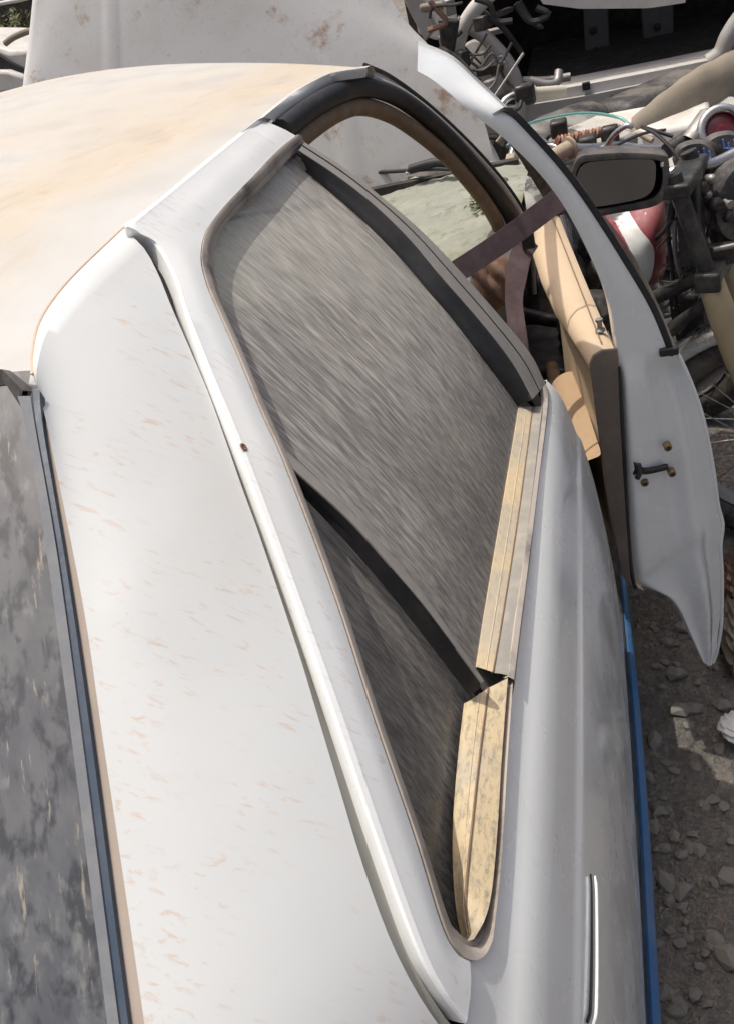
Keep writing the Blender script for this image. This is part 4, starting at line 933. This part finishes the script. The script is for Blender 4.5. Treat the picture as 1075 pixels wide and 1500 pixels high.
# ================================================================== loose windscreen glass
ws = smooth([at_y(*p) for p in [(742, 215, 2.55), (765, 186, 2.75), (810, 172, 2.95), (860, 166, 3.05), (905, 172, 3.05), (925, 186, 2.98)]], 30)
wl = smooth([at_y(*p) for p in [(752, 225, 2.5), (790, 232, 2.55), (830, 232, 2.6), (870, 230, 2.65), (915, 225, 2.7), (945, 220, 2.72)]], 30)
lg_ = thing('loose_windscreen', tuple(ws[10]*V(1, 1, 0)), 'loose curved glass pane with green edge lying behind the handlebars', 'windscreen')
def film(name):
    t = Mat(name, (.5, .5, .45), .3); t.mix(t.ramp(t.noise(8, 5), .4, .65), (.35, .32, .27))
    tr = t.n.new('ShaderNodeBsdfTransparent'); gl = t.n.new('ShaderNodeBsdfGlossy'); gl.inputs['Roughness'].default_value = .08
    d_ = t.n.new('ShaderNodeBsdfDiffuse'); t.link(t.c, d_.inputs[0]); m1 = t.n.new('ShaderNodeMixShader'); m1.inputs[0].default_value = .13
    m2 = t.n.new('ShaderNodeMixShader'); t.link(t.ramp(t.noise(5, 5), .35, .65, .12, .5), m2.inputs[0])
    t.link(tr.outputs[0], m1.inputs[1]); t.link(gl.outputs[0], m1.inputs[2]); t.link(m1.outputs[0], m2.inputs[1]); t.link(d_.outputs[0], m2.inputs[2])
    t.link(m2.outputs[0], [n for n in t.n if n.type == 'OUTPUT_MATERIAL'][0].inputs[0]); t.n.remove(t.b); return t.m
obj('pane', MB().grid(loft(ws, ws*.6+wl*.4+V(0, 0, .02), ws*.3+wl*.7+V(0, 0, .02), wl)), film('dusty_clear_glass'), lg_)
obj('glass_edge', MB().tube(ws, .0055, 8), M['tealedge'], lg_)
obj('support_rail', MB().tube([at_y(775, 190, 2.62), at_y(806, 215, 2.6)], .008).tube([at_y(760, 226, 2.55), at_y(815, 206, 2.7)], .007), M['chrome'], lg_)

# ================================================================== tan canvas roll
tcv = smooth([at_y(*p) for p in [(925, 182, 3.05), (965, 158, 3.15), (1010, 135, 3.25), (1050, 118, 3.35), (1110, 92, 3.5), (1200, 60, 3.6)]], 40)
gcv = []
for i, p in enumerate(tcv):
    r = .06+.06*min(1, i/14)+.002*sin(i*1.3); row = []
    for j in range(20):
        a_ = 2*pi*j/20; rr = r*(1+.05*sin(3*a_+i*.12)+.03*sin(5*a_-i*.2)); row.append(p+V(.1*rr*cos(a_)-.3*rr*sin(a_)*0, rr*cos(a_), rr*.85*sin(a_)-.03))
    gcv.append(row)
tag(obj('canvas_roll', MB().grid(np.array(gcv), True), M['canvas']), 'rolled tan canvas leaning beside the dark wreck', 'canvas')
# trestle that carries canvas and glass
tr_ = thing('scrap_heap', (1.1, 3.0, 0), 'low pile of dusty grey scrap panels under the loose glass', 'scrap')
for k in range(9):
    c = V(.75+.16*(k % 5)+random.uniform(-.05, .05), 2.75+.22*(k//3)+random.uniform(-.1, .1), .18+.14*(k % 4)+.05*(k//3))
    a_ = random.uniform(-.5, .5); t_ = random.uniform(-.25, .25)
    R_ = np.array([[cos(a_), -sin(a_), 0], [sin(a_), cos(a_), 0], [0, 0, 1]])@np.array([[cos(t_), 0, sin(t_)], [0, 1, 0], [-sin(t_), 0, cos(t_)]])
    obj('panel', MB().box(c, (.5, .35, .05+.05*random.random()), R_), [M['wreck'], M['wrecklight'], M['iron']][k % 3], tr_, bevel=.015)

for k in range(26):
    px, py = random.uniform(738, 935), random.uniform(196, 246); p = at_y(px, py, random.uniform(2.5, 2.95)); q = p+V(random.uniform(-.12, .12), random.uniform(-.1, .1), random.uniform(-.05, .04))
    kind_ = k % 4; mt = [M['iron'], M['steel'], M['chrome'], M['black'], M['rag'], M['creamgrip']][random.randrange(6)]
    if kind_ < 2: obj('bent_tube', MB().tube(smooth([p, (p+q)/2+V(0, 0, random.uniform(-.03, .05)), q], 12), random.uniform(.004, .011), 8), mt, tr_)
    elif kind_ == 2: obj('gear', MB().lathe(p, (random.uniform(-1, 1), -1, random.uniform(.2, 1)), [(-.012, .01), (-.012, .035), (.0, .04), (.012, .035), (.012, .012), (.004, .01)], 18), mt, tr_)
    else: obj('bracket', MB().box(p, (random.uniform(.03, .09), .03, random.uniform(.015, .04)), [[cos(k), -sin(k), 0], [sin(k), cos(k), 0], [0, 0, 1]]), mt, tr_, bevel=.005)

# ================================================================== wrecked car with its tail open
wk = thing('wrecked_car', (1.0, 4.6, 0), 'grey wrecked car with an empty open tail showing bare metal', 'car')
YW = 4.3
def wp(x, y, d=0.): return at_y(x, y, YW+d)
def beam(name, A, B, mat, dy=.06, d=0., par=wk):
    a, b = resample([wp(*p, d) for p in A], 24), resample([wp(*p, d) for p in B], 24)
    return obj(name, MB().grid(loft(a+V(0, dy, 0), a, b, b+V(0, dy, 0), a+V(0, dy, 0))), mat, par)
beam('tail_sill', [(758, 141), (850, 125), (950, 106), (1040, 88), (1100, 76)], [(760, 154), (850, 140), (950, 120), (1040, 101), (1100, 88)], M['wrecklight'], .22)
beam('tail_panel', [(700, 160), (760, 156), (850, 142), (950, 122), (1040, 103), (1110, 88)], [(690, 196), (760, 196), (850, 186), (950, 172), (1040, 152), (1110, 138)], M['wreck'], .05, -.03)
beam('bumper', [(680, 202), (760, 202), (850, 192), (950, 178), (1060, 158), (1150, 140)], [(676, 250), (760, 255), (850, 248), (950, 235), (1060, 215), (1150, 200)], M['iron'], .12, -.10)
obj('catch_plate', MB().prism([wp(*p, -.034) for p in [(893, 140), (917, 136), (918, 148), (894, 152)]], (0, -.006, 0)), M['iron'], wk)
obj('sill_notch', MB().box(wp(858, 126, -.01), (.035, .03, .03)), M['black'], wk)
obj('tail_floor', MB().grid(loft(resample([wp(758, 150), wp(1100, 84)], 12)+V(0, .02, -.04), resample([wp(758, 150), wp(1100, 84)], 12)+V(0, 1.6, -.04))), M['dark'], wk)
# inner bulkhead with two openings
pb = 1.15
def ib(x, y): return at_y(x, y, YW+pb)
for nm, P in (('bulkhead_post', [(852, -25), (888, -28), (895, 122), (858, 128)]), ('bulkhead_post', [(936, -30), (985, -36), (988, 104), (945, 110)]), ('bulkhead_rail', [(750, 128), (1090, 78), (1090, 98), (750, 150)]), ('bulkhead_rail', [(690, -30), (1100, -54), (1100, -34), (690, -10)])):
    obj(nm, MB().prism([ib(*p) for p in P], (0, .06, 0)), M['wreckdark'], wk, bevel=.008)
for x, y in ((868, 45), (872, 75), (962, 40), (968, 70), (958, 85)):
    obj('lightening_hole', MB().lathe(at_y(x, y, YW+pb-.004), (0, -1, 0), [(0, .022), (.001, .020), (.0015, .001)], 14), M['black'], wk)
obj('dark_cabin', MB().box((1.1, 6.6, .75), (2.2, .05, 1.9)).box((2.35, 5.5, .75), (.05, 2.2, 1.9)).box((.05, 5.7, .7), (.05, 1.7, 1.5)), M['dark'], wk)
obj('wreck_roof', MB().grid([[(x, y, 1.62+.05*(1-((x-1.1)/1.2)**2)) for x in np.linspace(0., 2.4, 14)] for y in np.linspace(4.45, 6.7, 8)]), M['wrecklight'], wk, solid=.03)
beam('roof_crossbeam', [(770, -30), (850, -40), (950, -50), (1010, -60)], [(795, 6), (850, 13), (950, 12), (1003, 4)], M['wrecklight'], .10, .12)
# left corner: sheet-metal arcs of the tail opening
for P, r, mt in (([(668, 92), (672, 55), (690, 20), (720, -12), (760, -40)], .035, 'wrecklight'), ([(690, 40), (716, 60), (745, 95), (762, 140), (764, 170)], .03, 'wreck'), ([(655, 84), (660, 60), (676, 26)], .02, 'chrome'), ([(700, 20), (735, 40), (765, 80)], .012, 'black'), ([(765, 118), (800, 118), (835, 112)], .018, 'steel')):
    obj('corner_arc', MB().tube(smooth([wp(*p, -.15) for p in P], 24), r, 10), M[mt], wk)
obj('corner_panel', MB().grid(loft(smooth([wp(*p) for p in [(655, 100), (690, 62), (720, 78), (748, 112)]], 16), smooth([wp(*p, .1) for p in [(672, 200), (705, 190), (735, 190), (765, 180)]], 16))), M['wreck'], wk, solid=.03)
obj('corner_panel', MB().prism([wp(*p, .05) for p in [(690, 62), (730, 70), (752, 98), (700, 98)]], (0, .05, 0)), M['wrecklight'], wk)
obj('side_arc', MB().tube(smooth([wp(*p, -.05) for p in [(1038, 92), (1056, 78), (1066, 55), (1082, 30), (1100, 10)]], 20), .04, 10), M['wreck'], wk)
obj('tail_lamp', MB().prism([wp(*p, -.08) for p in [(1066, 72), (1090, 60), (1090, 95), (1066, 92)]], (0, .08, 0)), M['redlamp'], wk, bevel=.01)
obj('body_side', MB().box((.0, 5.5, .45), (.06, 2.2, .55)).box((2.4, 5.5, .45), (.06, 2.2, .55)), M['wreck'], wk)
for wx in (.15, 2.2): obj('wheel', MB().torus((wx, 6.0, .28), (1, 0, 0), .21, .075, 30, 10), M['tyre'], wk)

# pale plates and hoses between hood and wreck
st = thing('scrap_bodywork', (.3, 4.0, 0), 'pale bent body panels heaped between raised hood and wreck', 'scrap')
for P, d, mt in (([(600, -20), (660, -20), (668, 30), (640, 60), (612, 50)], -.1, 'wrecklight'), ([(575, -30), (615, -10), (640, 40), (622, 62), (600, 20)], -.25, 'wreck'), ([(640, 28), (672, 30), (662, 92), (648, 96)], -.3, 'iron'), ([(612, 8), (650, 2), (655, 14), (616, 20)], -.35, 'canvas')):
    obj('panel', MB().prism([wp(*p, d) for p in P], (0, .05, 0)), M[mt], st, bevel=.01)
obj('pile_base', MB().box((-.1, 4.6, .35), (.7, .8, .7)), M['iron'], st, bevel=.05)

for k in range(22):
    x0, y0 = random.uniform(625, 770), random.uniform(-5, 150); P = [(x0, y0)]
    for j in range(3): P.append((P[-1][0]+random.uniform(-30, 30), P[-1][1]+random.uniform(-15, 30)))
    Y0 = random.uniform(3.7, 4.2)
    obj('wire', MB().tube(smooth([at_y(x, y, Y0) for x, y in P], 18), random.uniform(.004, .014), 6), random.choice([M['black'], M['iron'], M['steel'], M['wreckdark'], M['rag']]), st)
for k in range(10):
    p = at_y(random.uniform(628, 765), random.uniform(0, 130), random.uniform(3.8, 4.25))
    obj('bracket', MB().box(p, (random.uniform(.04, .14), .04, random.uniform(.02, .09)), [[cos(k), -sin(k), 0], [sin(k), cos(k), 0], [0, 0, 1]]), random.choice([M['iron'], M['steel'], M['wreck'], M['dark']]), st, bevel=.006)

# ================================================================== far left corner
sv = thing('silver_car', (-6.4, 11.6, 0), 'silver scrapped car glimpsed beyond the hood at far left', 'car')
def sp_at(x, y, d=0.): return at_y(x, y, 9.0+d)
obj('wing', MB().prism([sp_at(*p) for p in [(-120, 60), (-20, 62), (12, 74), (45, 72), (60, 110), (60, 150), (-120, 170)]], (0, .9, 0)), M['wrecklight'], sv, bevel=.05)
obj('lamp_recess', MB().prism([sp_at(*p, -.03) for p in [(-60, 78), (-5, 78), (18, 92), (42, 104), (42, 116), (5, 104), (-60, 96)]], (0, .04, 0)), M['black'], sv, bevel=.01)
obj('bumper', MB().prism([sp_at(*p, -.12) for p in [(-60, 104), (10, 104), (45, 116), (45, 135), (-60, 135)]], (0, .2, 0)), M['wrecklight'], sv, bevel=.03)
obj('trim_arc', MB().tube(smooth([sp_at(*p, -.05) for p in [(8, 64), (20, 55), (42, 46), (60, 44)]], 12), .03, 8), M['canvas'], sv)
obj('wheel', MB().torus(sp_at(10, 190, .4), (0, 1, 0), .22, .08, 24, 10), M['tyre'], sv)
bs = thing('shrub', (-8.6, 13.5, 0), 'dry green shrub before the dark wall at far left', 'shrub')
bm_ = MB()
cb_ = at_y(18, 46, 13.5)
for k in range(1500):
    d = rng.normal(size=3); d /= np.linalg.norm(d); p = cb_+d*V(.7, .5, .42)*rng.random()**.4+V(0, 0, -.15); s_ = .03+.05*rng.random()
    e1 = rng.normal(size=3); e1 /= np.linalg.norm(e1); e2 = np.cross(e1, d); bm_.add([p-e1*s_, p+e2*s_*.5, p+e1*s_, p-e2*s_*.5], [(0, 1, 2, 3)])
obj('foliage', bm_, M['leaf'], bs)
tb = MB()
for k in range(7): tb.tube(smooth([V(cb_[0]+.05*k-.15, cb_[1], 0), V(cb_[0]+.1*(k-3), cb_[1]+.05, cb_[2]*.6), V(cb_[0]+.17*(k-3), cb_[1]+random.uniform(-.2, .2), cb_[2]+.2)], 8), .018, 6)
obj('stem', tb, M['brown'], bs)
yw = tag(obj('yard_wall', MB().box((-10, 24, 1.4), (60, .3, 2.8)), M['wall']), 'dark grey yard wall in the far background', 'wall')
dc_ = thing('dark_car', (-9.5, 16.5, 0), 'dark car body with a pale roof line behind the shrub', 'car')
obj('body', MB().prism([at_y(*p, 16) for p in [(-140, 60), (-140, 8), (-60, 5), (60, -25), (140, -45), (140, 60), (60, 90)]], (0, 1.6, 0)), M['iron'], dc_, bevel=.15)
obj('roof_strip', MB().tube([at_y(-60, 16, 15.95), at_y(30, 0, 15.95), at_y(90, -16, 15.95)], .035, 8), M['wrecklight'], dc_)
for k in (-60, 60): obj('wheel', MB().torus(at_y(k, 95-k*.3, 16.2)*V(1, 1, 0)+V(0, 0, .3), (0, 1, 0), .23, .09, 24, 8), M['tyre'], dc_)

# ================================================================== stones, gravel, litter on the ground
def stone_mesh(seed):
    r = np.random.default_rng(seed); import bmesh
    bm = bmesh.new(); bmesh.ops.create_icosphere(bm, subdivisions=1, radius=1)
    for v in bm.verts:
        k = .72+.45*r.random(); v.co = Vector((v.co.x*k, v.co.y*k*(.6+.3*r.random()), v.co.z*k*.5))
    me = bpy.data.meshes.new('stone'); bm.to_mesh(me); bm.free(); me.materials.append(M['stone']); return me
SM = [stone_mesh(i) for i in range(6)]
r = np.random.default_rng(5); cnt = 0
for k in range(95):
    px, py = r.uniform(920, 1075), r.uniform(880, 1500); p = at_z(px, py, 0.); z = gz(p[0], p[1])
    s_ = r.uniform(.008, .020)*(1.6 if k % 7 == 0 else 1)
    o = bpy.data.objects.new('stone', SM[k % 6]); col.objects.link(o); o.location = (p[0], p[1], z+s_*.22); o.rotation_euler = (r.uniform(-.3, .3), r.uniform(-.3, .3), r.uniform(0, 6.3)); o.scale = (s_, s_, s_)
    tag(o, 'grey angular stone on the shaded dirt beside the blue sill', 'stone', 'stones on the shaded ground')
gm = MB()
for k in range(16000):
    x = .78+r.random()**1.6*1.7; y = r.uniform(-.9, 2.8); s_ = .0022+.006*r.random()**3; z = gz(x, y)
    P = r.normal(size=(4, 3)); P /= np.linalg.norm(P, axis=1)[:, None]; P = np.array([(1, 0, -.3), (-.5, .86, -.3), (-.5, -.86, -.3), (0, 0, .8)])*(.6+.8*r.random((4, 1))); a_ = r.random()*6.3
    R_ = np.array([[cos(a_), -sin(a_), 0], [sin(a_), cos(a_), 0], [0, 0, 1]]); gm.add(P@R_.T*s_+V(x, y, z+s_*.2), [(0, 2, 1), (0, 1, 3), (1, 2, 3), (2, 0, 3)])
tag(obj('gravel', gm, M['stone'], flat=True), 'loose grit and gravel on the dirt beside the car', 'gravel', kind='stuff')
c_ = at_z(1078, 1065, .02); tag(obj('plastic_scrap', crumple(c_, .032, .035, .018, 18, 8, .35), M['paper']), 'crumpled white plastic scrap at the right edge of the ground', 'litter')
c_ = at_z(1076, 930, .03); tag(obj('dirt_clod', crumple(c_, .03, .10, .05, 20, 11, .5), M['canvas']), 'tan clod of earth below the open door', 'clod')
c_ = at_z(1078, 855, .07); tag(obj('rusty_scrap', crumple(c_, .028, .05, .06, 20, 12, .8), M['rag']), 'rusty brown scrap behind the open door edge', 'scrap')
